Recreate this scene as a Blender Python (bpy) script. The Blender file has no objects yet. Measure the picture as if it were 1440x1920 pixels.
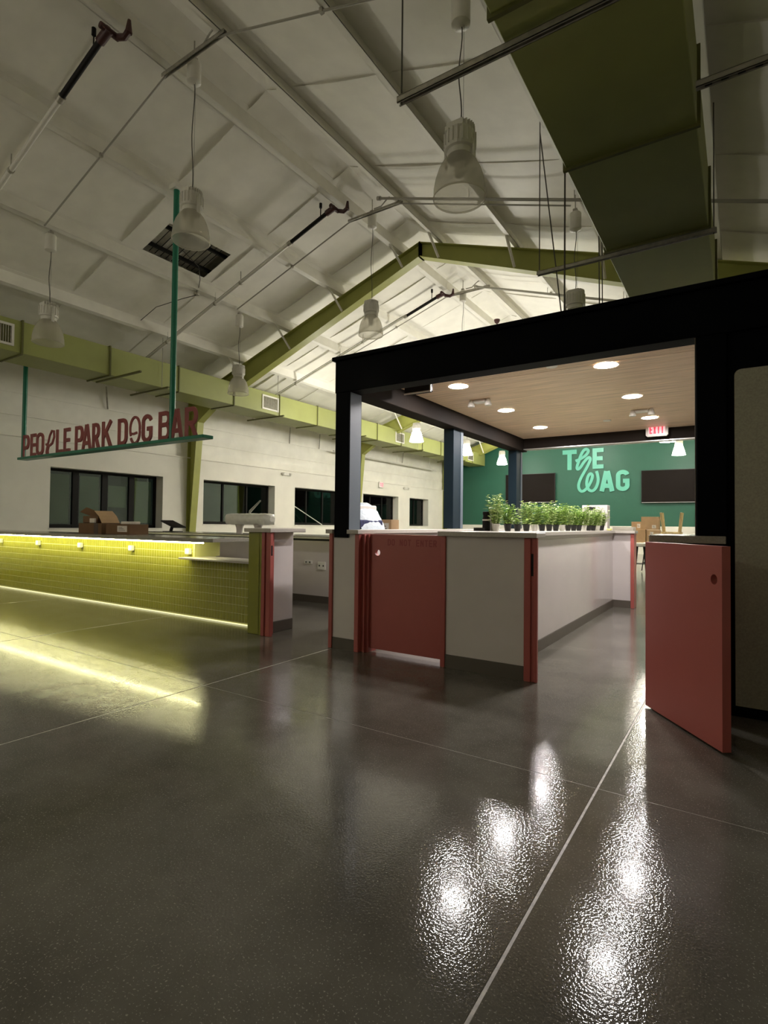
import bpy, math, random
from mathutils import Vector, Matrix

random.seed(7)
sc = bpy.context.scene
COL = sc.collection
PI = math.pi

# ---------------------------------------------------------------- camera, world, exposure
CAM_H = 1.12
yaw, pitch, roll = (math.radians(a) for a in (33.343, 1.3326, 0.6293))
cy_, sy_ = math.cos(yaw), math.sin(yaw)
fwd = Vector((-sy_*math.cos(pitch), cy_*math.cos(pitch), math.sin(pitch)))
rgt0 = Vector((cy_, sy_, 0)); up0 = rgt0.cross(fwd)
rgt = rgt0*math.cos(roll) + up0*math.sin(roll)
upv = -rgt0*math.sin(roll) + up0*math.cos(roll)
cd = bpy.data.cameras.new('camera'); cam = bpy.data.objects.new('camera', cd); COL.objects.link(cam)
cam.matrix_world = Matrix(((rgt.x, upv.x, -fwd.x, 0), (rgt.y, upv.y, -fwd.y, 0), (rgt.z, upv.z, -fwd.z, CAM_H), (0, 0, 0, 1)))
cd.sensor_fit = 'HORIZONTAL'; cd.sensor_width = 36; cd.lens = 1020.2*36/1440
cd.clip_start = 0.02; cd.clip_end = 200
sc.camera = cam
w = bpy.data.worlds.new('night'); sc.world = w; w.use_nodes = True
w.node_tree.nodes['Background'].inputs[0].default_value = (0.35, 0.55, 0.5, 1)
w.node_tree.nodes['Background'].inputs[1].default_value = 0.006
sc.view_settings.view_transform = 'Standard'; sc.view_settings.look = 'None'
sc.view_settings.exposure = 1.12; sc.view_settings.gamma = 1.0
sc.view_settings.use_curve_mapping = False
sc.cycles.use_denoising = True
sc.cycles.max_bounces = 10; sc.cycles.diffuse_bounces = 6; sc.cycles.glossy_bounces = 4
sc.cycles.transparent_max_bounces = 12
sc.cycles.sample_clamp_indirect = 40.0
LIT_PENDANT = 30.0      # far pendant shades
DOWNLIGHT = 195.0        # recessed lamps of the pavilion
LED = 11.0               # strips at the bar
LAMP_COL = (1.0, 0.95, 0.84)
DOWN_COL = (1.0, 0.94, 0.93)

# ---------------------------------------------------------------- materials
def principled(name, col, rough=0.6, metal=0.0, spec=0.5, var=0.0, vscale=6.0, bump=0.0, bscale=60.0, emit=None, estr=0.0, coat=0.0, trans=0.0):
    m = bpy.data.materials.new(name); m.use_nodes = True
    nt = m.node_tree; b = nt.nodes['Principled BSDF']
    b.inputs['Base Color'].default_value = (*col, 1); b.inputs['Roughness'].default_value = rough
    b.inputs['Metallic'].default_value = metal; b.inputs['Specular IOR Level'].default_value = spec
    b.inputs['Coat Weight'].default_value = coat
    b.inputs['Transmission Weight'].default_value = trans
    if emit: b.inputs['Emission Color'].default_value = (*emit, 1); b.inputs['Emission Strength'].default_value = estr
    if var or bump:
        g = nt.nodes.new('ShaderNodeNewGeometry')
    if var:
        n = nt.nodes.new('ShaderNodeTexNoise'); n.inputs['Scale'].default_value = vscale; n.inputs['Detail'].default_value = 6
        nt.links.new(g.outputs['Position'], n.inputs['Vector'])
        r = nt.nodes.new('ShaderNodeValToRGB')
        r.color_ramp.elements[0].position = 0.3; r.color_ramp.elements[1].position = 0.7
        r.color_ramp.elements[0].color = (*[c*(1-var) for c in col], 1); r.color_ramp.elements[1].color = (*[min(1, c*(1+var)) for c in col], 1)
        nt.links.new(n.outputs['Fac'], r.inputs['Fac']); nt.links.new(r.outputs['Color'], b.inputs['Base Color'])
    if bump:
        n2 = nt.nodes.new('ShaderNodeTexNoise'); n2.inputs['Scale'].default_value = bscale; n2.inputs['Detail'].default_value = 3
        nt.links.new(g.outputs['Position'], n2.inputs['Vector'])
        bp = nt.nodes.new('ShaderNodeBump'); bp.inputs['Strength'].default_value = bump; bp.inputs['Distance'].default_value = 0.01
        nt.links.new(n2.outputs['Fac'], bp.inputs['Height']); nt.links.new(bp.outputs['Normal'], b.inputs['Normal'])
    return m

def floor_material():
    m = bpy.data.materials.new('polished concrete'); m.use_nodes = True
    nt = m.node_tree; b = nt.nodes['Principled BSDF']; L = nt.links.new
    g = nt.nodes.new('ShaderNodeNewGeometry')
    n = nt.nodes.new('ShaderNodeTexNoise'); n.inputs['Scale'].default_value = 1.7; n.inputs['Detail'].default_value = 8; n.inputs['Roughness'].default_value = 0.65
    L(g.outputs['Position'], n.inputs['Vector'])
    r = nt.nodes.new('ShaderNodeValToRGB')
    r.color_ramp.elements[0].position = 0.3; r.color_ramp.elements[1].position = 0.72
    r.color_ramp.elements[0].color = (0.086, 0.080, 0.064, 1); r.color_ramp.elements[1].color = (0.172, 0.162, 0.135, 1)
    L(n.outputs['Fac'], r.inputs['Fac'])
    sp = nt.nodes.new('ShaderNodeTexNoise'); sp.inputs['Scale'].default_value = 160; sp.inputs['Detail'].default_value = 1
    L(g.outputs['Position'], sp.inputs['Vector'])
    r2 = nt.nodes.new('ShaderNodeValToRGB'); r2.color_ramp.elements[0].position = 0.64; r2.color_ramp.elements[1].position = 0.70
    r2.color_ramp.elements[0].color = (0, 0, 0, 1); r2.color_ramp.elements[1].color = (1, 1, 1, 1)
    L(sp.outputs['Fac'], r2.inputs['Fac'])
    mx = nt.nodes.new('ShaderNodeMixRGB'); mx.blend_type = 'MIX'; mx.inputs[2].default_value = (0.30, 0.28, 0.24, 1)
    L(r2.outputs['Color'], mx.inputs[0]); L(r.outputs['Color'], mx.inputs[1]); L(mx.outputs['Color'], b.inputs['Base Color'])
    b.inputs['Roughness'].default_value = 0.075; b.inputs['Specular IOR Level'].default_value = 0.5
    n2 = nt.nodes.new('ShaderNodeTexNoise'); n2.inputs['Scale'].default_value = 120; n2.inputs['Detail'].default_value = 1.5
    L(g.outputs['Position'], n2.inputs['Vector'])
    bp = nt.nodes.new('ShaderNodeBump'); bp.inputs['Strength'].default_value = 0.058; bp.inputs['Distance'].default_value = 0.004
    r3 = nt.nodes.new('ShaderNodeValToRGB'); r3.color_ramp.interpolation = 'EASE'
    r3.color_ramp.elements[0].position = 0.40; r3.color_ramp.elements[1].position = 0.62
    L(n2.outputs['Fac'], r3.inputs['Fac']); L(r3.outputs['Color'], bp.inputs['Height']); L(bp.outputs['Normal'], b.inputs['Normal'])
    return m

def glass_material():
    m = bpy.data.materials.new('window glass'); m.use_nodes = True
    nt = m.node_tree; out = nt.nodes['Material Output']; L = nt.links.new
    nt.nodes.remove(nt.nodes['Principled BSDF'])
    t = nt.nodes.new('ShaderNodeBsdfTransparent'); t.inputs[0].default_value = (0.75, 0.85, 0.8, 1)
    gl = nt.nodes.new('ShaderNodeBsdfGlossy'); gl.inputs['Roughness'].default_value = 0.01
    fr = nt.nodes.new('ShaderNodeFresnel'); fr.inputs[0].default_value = 1.5
    mx = nt.nodes.new('ShaderNodeMixShader')
    L(fr.outputs[0], mx.inputs[0]); L(t.outputs[0], mx.inputs[1]); L(gl.outputs[0], mx.inputs[2]); L(mx.outputs[0], out.inputs[0])
    return m

def acrylic_material():
    m = bpy.data.materials.new('frosted acrylic'); m.use_nodes = True
    nt = m.node_tree; out = nt.nodes['Material Output']; L = nt.links.new
    b = nt.nodes['Principled BSDF']; b.inputs['Base Color'].default_value = (0.62, 0.6, 0.54, 1); b.inputs['Roughness'].default_value = 0.18
    t = nt.nodes.new('ShaderNodeBsdfTransparent'); t.inputs[0].default_value = (0.9, 0.88, 0.82, 1)
    tr = nt.nodes.new('ShaderNodeBsdfTranslucent'); tr.inputs[0].default_value = (0.7, 0.68, 0.62, 1)
    m1 = nt.nodes.new('ShaderNodeMixShader'); m1.inputs[0].default_value = 0.45
    L(b.outputs[0], m1.inputs[1]); L(tr.outputs[0], m1.inputs[2])
    m2 = nt.nodes.new('ShaderNodeMixShader'); m2.inputs[0].default_value = 0.50
    L(m1.outputs[0], m2.inputs[1]); L(t.outputs[0], m2.inputs[2]); L(m2.outputs[0], out.inputs[0])
    return m

def wood_material(name, col, ax=0):
    m = principled(name, col, 0.45)
    nt = m.node_tree; b = nt.nodes['Principled BSDF']; L = nt.links.new
    g = nt.nodes.new('ShaderNodeNewGeometry'); mp = nt.nodes.new('ShaderNodeMapping')
    s = [14, 14, 14]; s[ax] = 0.7; mp.inputs['Scale'].default_value = s
    n = nt.nodes.new('ShaderNodeTexNoise'); n.inputs['Scale'].default_value = 3; n.inputs['Detail'].default_value = 7
    L(g.outputs['Position'], mp.inputs[0]); L(mp.outputs[0], n.inputs['Vector'])
    r = nt.nodes.new('ShaderNodeValToRGB'); r.color_ramp.elements[0].position = 0.3; r.color_ramp.elements[1].position = 0.7
    r.color_ramp.elements[0].color = (*[c*0.72 for c in col], 1); r.color_ramp.elements[1].color = (*[c*1.2 for c in col], 1)
    L(n.outputs['Fac'], r.inputs['Fac']); L(r.outputs['Color'], b.inputs['Base Color'])
    return m

M = dict(
    floor=floor_material(), glass=glass_material(), acrylic=acrylic_material(),
    joint=principled('joint filler', (0.46, 0.43, 0.37), 0.35, var=0.3, vscale=30),
    wall=principled('white painted wall', (0.80, 0.78, 0.71), 0.7, var=0.04, vscale=2, bump=0.03, bscale=25),
    vinyl=principled('white vinyl insulation', (0.84, 0.82, 0.75), 0.5, var=0.05, vscale=3, bump=0.25, bscale=4),
    purlin=principled('white painted steel', (0.82, 0.80, 0.73), 0.45, var=0.04, vscale=5),
    deck=principled('galvanised deck', (0.55, 0.54, 0.46), 0.5, metal=0.0, var=0.4, vscale=4),
    olive=principled('olive green paint', (0.36, 0.375, 0.09), 0.5, var=0.05, vscale=4),
    duct=principled('olive green duct paint', (0.31, 0.335, 0.10), 0.5, var=0.04, vscale=3),
    ductdark=principled('duct flange', (0.12, 0.12, 0.03), 0.6),
    white=principled('white enamel', (0.74, 0.72, 0.66), 0.35),
    grey=principled('grey pipe paint', (0.36, 0.345, 0.30), 0.4),
    galv=principled('galvanised strut', (0.42, 0.40, 0.35), 0.4, metal=0.5, var=0.2, vscale=20),
    black=principled('black rubber', (0.010, 0.009, 0.008), 0.6, spec=0.2),
    redfit=principled('red fittings', (0.05, 0.010, 0.009), 0.5),
    cord=principled('dark cord', (0.09, 0.085, 0.07), 0.5),
    ironbl=principled('pavilion black paint', (0.0012, 0.0016, 0.0028), 0.6, spec=0.06),
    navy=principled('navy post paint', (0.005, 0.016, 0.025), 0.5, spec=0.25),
    beamin=principled('inner beam brown', (0.020, 0.015, 0.012), 0.7, spec=0.1),
    wood=wood_material('wood plank', (0.76, 0.57, 0.41), 0),
    panel=principled('off white laminate', (0.64, 0.59, 0.57), 0.14, var=0.05, vscale=1.5),
    panelgrey=principled('grey fabric panel', (0.36, 0.345, 0.27), 0.85, var=0.12, vscale=90, bump=0.1, bscale=300),
    base=principled('grey brown rubber base', (0.11, 0.092, 0.072), 0.5),
    cap=principled('speckled stone cap', (0.50, 0.465, 0.41), 0.3, var=0.12, vscale=120),
    salmon=principled('salmon paint', (0.42, 0.105, 0.088), 0.38, var=0.03, vscale=2),
    salmondk=principled('dark red lettering', (0.30, 0.045, 0.045), 0.4),
    tile=principled('glazed olive tile', (0.31, 0.305, 0.040), 0.10, spec=0.6, var=0.06, vscale=12),
    grout=principled('pale grout', (0.66, 0.65, 0.30), 0.7),
    bargreen=principled('olive laminate', (0.24, 0.245, 0.022), 0.16),
    paleend=principled('pale green end panel', (0.55, 0.55, 0.24), 0.4),
    stone=principled('grey stone top', (0.30, 0.285, 0.24), 0.18, var=0.15, vscale=80),
    brownwood=wood_material('dark brown wood', (0.13, 0.095, 0.06), 0),
    green=principled('deep green wall paint', (0.017, 0.104, 0.066), 0.5, var=0.05, vscale=1.0),
    teal=principled('mint sign face', (0.12, 0.47, 0.36), 0.4),
    signgreen=principled('green sign steel', (0.010, 0.19, 0.115), 0.35),
    signred=principled('dark red sign letters', (0.27, 0.055, 0.055), 0.45),
    tv=principled('black screen', (0.014, 0.011, 0.010), 0.6, spec=0.05),
    tvframe=principled('tv frame', (0.01, 0.01, 0.01), 0.4),
    silver=principled('silver', (0.6, 0.6, 0.58), 0.3, metal=0.7),
    card=principled('brown cardboard', (0.50, 0.33, 0.18), 0.75, var=0.06, vscale=8),
    carddk=principled('dark cardboard', (0.16, 0.085, 0.035), 0.75, var=0.08, vscale=8),
    tape=principled('brown packing tape', (0.045, 0.018, 0.012), 0.35),
    label=principled('white paper label', (0.75, 0.70, 0.64), 0.7),
    ink=principled('black ink', (0.02, 0.02, 0.02), 0.7),
    frame=principled('black window frame', (0.008, 0.007, 0.006), 0.6, spec=0.2),
    film=principled('grey green window film', (0.20, 0.23, 0.165), 0.5, var=0.1, vscale=2),
    leaf=principled('herb leaf', (0.34, 0.50, 0.11), 0.5, var=0.35, vscale=40),
    leaf2=principled('pale herb leaf', (0.52, 0.64, 0.26), 0.5, var=0.25, vscale=40),
    stem=principled('herb stem', (0.16, 0.27, 0.05), 0.6),
    pot=principled('pale nursery pot', (0.70, 0.68, 0.62), 0.5),
    potdk=principled('dark nursery pot', (0.02, 0.02, 0.018), 0.5),
    soil=principled('potting soil', (0.03, 0.02, 0.012), 0.9),
    plastic=principled('clear wrap film', (0.90, 0.90, 0.86), 0.3, var=0.08, vscale=9, bump=0.25, bscale=18),
    sheet=principled('pale blue plastic sheet', (0.46, 0.53, 0.57), 0.3, var=0.1, vscale=14, bump=0.6, bscale=25),
    bluecloth=principled('navy cloth', (0.02, 0.025, 0.085), 0.8, var=0.5, vscale=50),
    palewood=wood_material('pale timber', (0.72, 0.55, 0.26), 2),
    emit_lamp=principled('lit shade', (0.9, 0.88, 0.8), 0.4, emit=LAMP_COL, estr=LIT_PENDANT),
    emit_down=principled('downlight lens', (0.9, 0.9, 0.9), 0.4, emit=DOWN_COL, estr=DOWNLIGHT),
    emit_led=principled('led strip', (0.9, 0.9, 0.5), 0.4, emit=(1.0, 0.95, 0.50), estr=LED*2.2),
    emit_toe=principled('toe led strip', (0.9, 0.9, 0.5), 0.4, emit=(1.0, 0.95, 0.56), estr=LED*0.04),
    emit_tube=principled('lit tube', (0.9, 0.9, 0.9), 0.4, emit=(1.0, 0.97, 0.9), estr=6),
    exitface=principled('lit exit face', (0.8, 0.45, 0.45), 0.4, emit=(1.0, 0.50, 0.52), estr=0.42),
    exitletter=principled('lit exit letters', (0.7, 0.05, 0.08), 0.4, emit=(0.9, 0.05, 0.10), estr=0.35),
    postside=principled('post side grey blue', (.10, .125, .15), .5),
    hole=principled('dark opening', (0.004, 0.003, 0.003), 0.8),
)

# ---------------------------------------------------------------- mesh builder
def origin_of(o):
    v = Vector((0, 0, 0))
    while o is not None:
        v += o.location; o = o.parent
    return v

class MB:
    def __init__(s): s.v = []; s.f = []
    def add(s, vs, fs):
        k = len(s.v); s.v += [Vector(v) for v in vs]; s.f += [tuple(i+k for i in f) for f in fs]; return s
    def box(s, x0, x1, y0, y1, z0, z1):
        x0, x1 = sorted((x0, x1)); y0, y1 = sorted((y0, y1)); z0, z1 = sorted((z0, z1))
        return s.add([(x0,y0,z0),(x1,y0,z0),(x1,y1,z0),(x0,y1,z0),(x0,y0,z1),(x1,y0,z1),(x1,y1,z1),(x0,y1,z1)],
                     [(3,2,1,0),(4,5,6,7),(0,1,5,4),(1,2,6,5),(2,3,7,6),(3,0,4,7)])
    def cbox(s, x0, x1, y0, y1, z0, z1, c=0.004):
        "box with every edge chamfered"
        x0, x1 = sorted((x0, x1)); y0, y1 = sorted((y0, y1)); z0, z1 = sorted((z0, z1))
        lo = (x0, y0, z0); hi = (x1, y1, z1); vs = []; idx = {}
        for i in (0, 1):
            for j in (0, 1):
                for k in (0, 1):
                    p = [(lo, hi)[b][a] for a, b in enumerate((i, j, k))]
                    sg = [1 if b == 0 else -1 for b in (i, j, k)]
                    for a in range(3):
                        q = [p[t] + (0 if t == a else sg[t]*c) for t in range(3)]
                        idx[(i, j, k, a)] = len(vs); vs.append(q)
        fs = []
        for a in range(3):
            b, c2 = (a+1) % 3, (a+2) % 3
            for e in (0, 1):
                loop = []
                for (u, v) in ((0,0),(1,0),(1,1),(0,1)):
                    t = [0,0,0]; t[a] = e; t[b] = u; t[c2] = v; loop.append(idx[(*t, a)])
                fs.append(tuple(loop if e else loop[::-1]))
            for u in (0, 1):
                for v in (0, 1):
                    t0 = [0,0,0]; t0[b] = u; t0[c2] = v; t1 = list(t0); t1[a] = 1
                    q = (idx[(*t0, b)], idx[(*t0, c2)], idx[(*t1, c2)], idx[(*t1, b)])
                    fs.append(q if (u + v) % 2 == 0 else q[::-1])
        for i in (0, 1):
            for j in (0, 1):
                for k in (0, 1):
                    q = tuple(idx[(i, j, k, a)] for a in range(3)); fs.append(q if (i+j+k) % 2 else q[::-1])
        return s.add(vs, fs)
    def bar(s, p, q, w, h, up=(0, 0, 1)):
        p, q = Vector(p), Vector(q); d = (q-p).normalized(); up = Vector(up)
        sx = d.cross(up)
        if sx.length < 1e-5: sx = d.cross(Vector((1, 0, 0)))
        sx.normalize(); sz = sx.cross(d).normalized()
        a = sx*w/2; b = sz*h/2
        return s.add([p-a-b, p+a-b, p+a+b, p-a+b, q-a-b, q+a-b, q+a+b, q-a+b],
                     [(0,1,2,3),(7,6,5,4),(4,5,1,0),(5,6,2,1),(6,7,3,2),(7,4,0,3)])
    def tube(s, pts, r, n=8):
        pts = [Vector(p) for p in pts]; k0 = len(s.v); rr = r if isinstance(r, (list, tuple)) else [r]*len(pts)
        prev = None
        for i, p in enumerate(pts):
            d = (pts[min(i+1, len(pts)-1)] - pts[max(i-1, 0)]).normalized()
            if prev is None:
                u = d.cross(Vector((0, 0, 1)));
                if u.length < 1e-4: u = d.cross(Vector((1, 0, 0)))
            else: u = prev - d*prev.dot(d)
            u.normalize(); prev = u; v = d.cross(u)
            for j in range(n):
                a = 2*PI*j/n; s.v.append(p + (u*math.cos(a) + v*math.sin(a))*rr[i])
        for i in range(len(pts)-1):
            for j in range(n):
                a = k0+i*n+j; b = k0+i*n+(j+1) % n; s.f.append((a, b, b+n, a+n))
        s.f.append(tuple(k0+j for j in range(n))[::-1]); e = k0+(len(pts)-1)*n; s.f.append(tuple(e+j for j in range(n)))
        return s
    def lathe(s, prof, n=24, c=(0, 0, 0), capb=False, capt=False):
        k0 = len(s.v); c = Vector(c)
        for (r, z) in prof:
            for j in range(n):
                a = 2*PI*j/n; s.v.append(c + Vector((r*math.cos(a), r*math.sin(a), z)))
        for i in range(len(prof)-1):
            for j in range(n):
                a = k0+i*n+j; b = k0+i*n+(j+1) % n; s.f.append((a, b, b+n, a+n))
        if capb: s.f.append(tuple(k0+j for j in range(n))[::-1])
        if capt: e = k0+(len(prof)-1)*n; s.f.append(tuple(e+j for j in range(n)))
        return s
    def prism(s, poly, fn, d0, d1):
        "polygon (u,v) extruded from depth d0 to d1 through fn(u,v,d)"
        n = len(poly)
        vs = [fn(u, v, d0) for u, v in poly] + [fn(u, v, d1) for u, v in poly]
        fs = [tuple(range(n))[::-1], tuple(range(n, 2*n))] + [(i, (i+1) % n, n+(i+1) % n, n+i) for i in range(n)]
        return s.add(vs, fs)
    def stroke(s, path, wd, fn, d0, d1, closed=False):
        "ribbon of constant width along a 2D path, extruded"
        P = [Vector((a, b, 0)) for a, b in path]; n = len(P); Lp = []; Rp = []
        for i in range(n):
            if closed: a, b = P[i-1], P[(i+1) % n]
            else: a, b = P[max(i-1, 0)], P[min(i+1, n-1)]
            d1_ = (P[i]-a).normalized() if (P[i]-a).length > 1e-9 else (b-P[i]).normalized()
            d2_ = (b-P[i]).normalized() if (b-P[i]).length > 1e-9 else d1_
            t = (d1_+d2_)
            t = t.normalized() if t.length > 1e-6 else d1_
            nn = Vector((-t.y, t.x, 0)); k = 1/max(0.5, nn.dot(Vector((-d1_.y, d1_.x, 0))))
            Lp.append(P[i]+nn*wd/2*k); Rp.append(P[i]-nn*wd/2*k)
        vs = []
        for i in range(n):
            dd = .004*i/max(1, n-1)*(d1-d0)/.04
            for q, d in ((Lp[i], d0-dd), (Rp[i], d0-dd), (Rp[i], d1+dd), (Lp[i], d1+dd)): vs.append(fn(q.x, q.y, d))
        fs = []
        m = n if closed else n-1
        for i in range(m):
            a = 4*i; b = 4*((i+1) % n)
            for k in range(4): fs.append((a+k, a+(k+1) % 4, b+(k+1) % 4, b+k))
        if not closed: fs += [(3, 2, 1, 0), (4*n-4, 4*n-3, 4*n-2, 4*n-1)]
        return s.add(vs, fs)
    def build(s, name, mat, parent=None, bevel=0.0, smooth=False, kind=None, label=None):
        o0 = origin_of(parent) if parent else Vector((0, 0, 0))
        me = bpy.data.meshes.new(name); me.from_pydata([tuple(v-o0) for v in s.v], [], s.f); me.update()
        me.materials.append(mat)
        if smooth:
            for p in me.polygons: p.use_smooth = True
            me.set_sharp_from_angle(angle=math.radians(38))
        o = bpy.data.objects.new(name, me); COL.objects.link(o)
        if parent: o.parent = parent
        if bevel:
            b = o.modifiers.new('bevel', 'BEVEL'); b.width = bevel; b.segments = 2; b.limit_method = 'ANGLE'
        if kind: o['kind'] = kind
        if label: o['label'] = label
        return o

def tag(o, label, cat, group=None):
    o['label'] = label; o['category'] = cat
    if group: o['group'] = group
    return o
def thing(name, label, cat, loc=(0, 0, 0), group=None):
    o = bpy.data.objects.new(name, None); COL.objects.link(o); o.location = loc; o.empty_display_size = 0.1
    return tag(o, label, cat, group)
KIDS = {}
def dup(root, loc, label, group=None, rotz=0.0):
    kids = {}
    for o in COL.objects:
        if o.parent: kids.setdefault(o.parent.name, []).append(o)
    r = root.copy(); COL.objects.link(r); r.location = loc; r.rotation_euler = (0, 0, rotz); r['label'] = label
    if group: r['group'] = group
    for c in kids.get(root.name, []):
        c2 = c.copy(); COL.objects.link(c2); c2.parent = r
        for g in kids.get(c.name, []):
            g2 = g.copy(); COL.objects.link(g2); g2.parent = c2
    return r

# roof geometry of the hall
XR, ZR, SL = -5.31, 6.728, 0.331
def roof(x): return ZR - SL*abs(x-XR)
XW, XE, Y0, Y1 = -12.5, 1.88, -5.0, 25.0

# ================================================================ SETTING
# floor: filler bed with sawn slabs on it
fl = MB().box(XW-0.3, XE, Y0, Y1+0.2, -0.12, -0.0008).build('floor', M['joint'], kind='structure')
gx = [XW-0.3, -10.93, -8.33, -5.73, -3.10, -0.522, XE]
gy = [Y0, -2.7, 2.48, 7.62, 12.8, 18.0, Y1+0.2]
for i in range(6):
    for j in range(6):
        g = 0.0045; h = 0.0012; a, b, c, d = gx[i]+g, gx[i+1]-g, gy[j]+h, gy[j+1]-h; e = 0.002
        MB().add([(a,c,-.0008),(b,c,-.0008),(b,d,-.0008),(a,d,-.0008),(a+e,c+e,0),(b-e,c+e,0),(b-e,d-e,0),(a+e,d-e,0)],
                 [(4,5,6,7),(0,1,5,4),(1,2,6,5),(2,3,7,6),(3,0,4,7)]).build('floor_slab', M['floor'], fl)

# ceiling: metal deck, purlins, billowing insulation between them
deck = MB()
for sgn, xe in ((-1, XW), (1, XE)):
    ny = int((Y1-Y0)/0.1)
    row = []
    for k in range(ny+1):
        y = Y0 + k*(Y1-Y0)/ny; h = 0.04 if k % 3 == 0 else 0.0
        row.append((y, h))
    for k in range(ny):
        (ya, ha), (yb, hb) = row[k], row[k+1]
        for (u0, u1) in ((XR, xe),):
            deck.add([(u0, ya, roof(u0)+.42-ha), (u1, ya, roof(u1)+.42-ha), (u1, yb, roof(u1)+.42-hb), (u0, yb, roof(u0)+.42-hb)], [(0,1,2,3)])
ceil = deck.build('ceiling', M['deck'], kind='structure')
PX = [-11.78, -10.25, -8.73, -7.22, -5.70, -4.88, -3.36, -1.84, -0.31, 1.21]
for x in PX:
    s_ = 1 if x < XR else -1          # flange turns toward the ridge
    m_ = MB(); zb = roof(x); t = 0.012
    sl = SL*s_
    def pt(dx, y, dz): return (x+dx, y, zb + sl*dx + dz)
    for (u0, u1, v0, v1) in ((-0.006, 0.006, 0, 0.205), (-0.085, 0.0, 0, t), (-0.085, -0.075, 0, 0.03), (0, 0.08, 0.195, 0.207)):
        a0, a1 = (u0, u1) if s_ > 0 else (-u1, -u0)
        m_.add([pt(a0, Y0, v0), pt(a1, Y0, v0), pt(a1, Y1, v0), pt(a0, Y1, v0), pt(a0, Y0, v1), pt(a1, Y0, v1), pt(a1, Y1, v1), pt(a0, Y1, v1)],
               [(3,2,1,0),(4,5,6,7),(0,1,5,4),(1,2,6,5),(2,3,7,6),(3,0,4,7)])
    m_.build('purlin', M['purlin'], ceil)
XS = [XW] + PX[:5] + [XR] + PX[5:] + [XE]
YS = [5.08 + 1.84*k for k in range(-5, 11)] + [Y1]
HOLE = (-8.60, -7.86, 5.45, 6.67)
for i in range(len(XS)-1):
    xa, xb = XS[i], XS[i+1]
    for j in range(len(YS)-1):
        ya, yb = YS[j], YS[j+1]
        hole_here = xa < -8 < xb and ya < 6 < yb
        nu, nv = (14, 16) if hole_here else (6, 6)
        rs = random.Random(i*100+j); s1 = 0.004 + 0.010*rs.random(); s0 = 0.026 + 0.042*rs.random()*rs.random(); wr = 0.012*rs.random(); ph = rs.random()*6
        if abs(xb-xa) < 0.7: s0 *= .4; s1 *= .35
        m_ = MB(); vs = []; fs = []
        for q in range(nv+1):
            v = q/nv; y = ya + (yb-ya+0.03)*v
            for p in range(nu+1):
                u = p/nu; x = xa + (xb-xa)*u
                sag = (s1 + (s0-s1)*(1-v)**1.5)*math.sin(PI*u)**.8 + wr*math.sin(9*v+ph)*math.sin(PI*u)
                vs.append((x, y, roof(x)+0.2-sag))
        for q in range(nv):
            for p in range(nu):
                a = q*(nu+1)+p
                cx = (vs[a][0]+vs[a+1][0])/2; cyy = (vs[a][1]+vs[a+nu+1][1])/2
                if hole_here and HOLE[0] < cx < HOLE[1] and HOLE[2] < cyy < HOLE[3]: continue
                fs.append((a, a+nu+1, a+nu+2, a+1))
        k0 = len(vs)
        for p in range(nu+1):
            x, y, z = vs[p]; vs.append((x, y+.02, roof(x)+.215))
        for p in range(nu): fs.append((p, p+1, k0+p+1, k0+p))
        m_.add(vs, fs).build('insulation_panel', M['vinyl'], ceil, smooth=True)

# left wall with window openings
WINS = [(5.80, 8.52, 0.97, 2.29), (9.78, 12.52, 1.08, 2.31), (13.45, 16.1, 1.08, 2.33), (17.35, 19.97, 1.08, 2.33), (20.92, 22.65, 1.08, 2.33)]
WF = -12.40; WB = -12.78; ZL = 2.86
m_ = MB(); yy = Y0
for (a, b, c, d) in WINS:
    m_.box(WB, WF, yy, a, 0, ZL); m_.box(WB, WF, a, b, 0, c); m_.box(WB, WF, a, b, d, ZL); yy = b
m_.box(WB, WF, yy, Y1, 0, ZL)
wl = m_.build('wall_left', M['wall'], kind='structure')
# upper wall: insulation between girts, three bands
for k, (za, zb) in enumerate(((2.86, 3.30), (3.30, 3.76), (3.76, 4.56))):
    vs = []; fs = []; nz, ny = 6, 60
    for q in range(ny+1):
        y = Y0 + (Y1-Y0)*q/ny
        for p in range(nz+1):
            u = p/nz; vs.append((-12.49 + 0.035*math.sin(PI*u)*(1+0.35*math.sin(y*3.4+k)), y, za+(zb-za)*u))
    for q in range(ny):
        for p in range(nz): a = q*(nz+1)+p; fs.append((a, a+1, a+nz+2, a+nz+1))
    MB().add(vs, fs).build('wall_insulation', M['vinyl'], wl, smooth=True)
for z in (3.30, 3.76): MB().box(-12.5, -12.462, Y0, Y1, z-0.012, z+0.012).build('girt', M['purlin'], wl)
MB().box(-12.5, -12.375, Y0, Y1, 2.84, 2.868).build('ledge', M['wall'], wl)
MB().box(WF-.002, WF+0.012, Y0, Y1, 0, 0.1).build('baseboard_left', M['base'], kind='structure')
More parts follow.
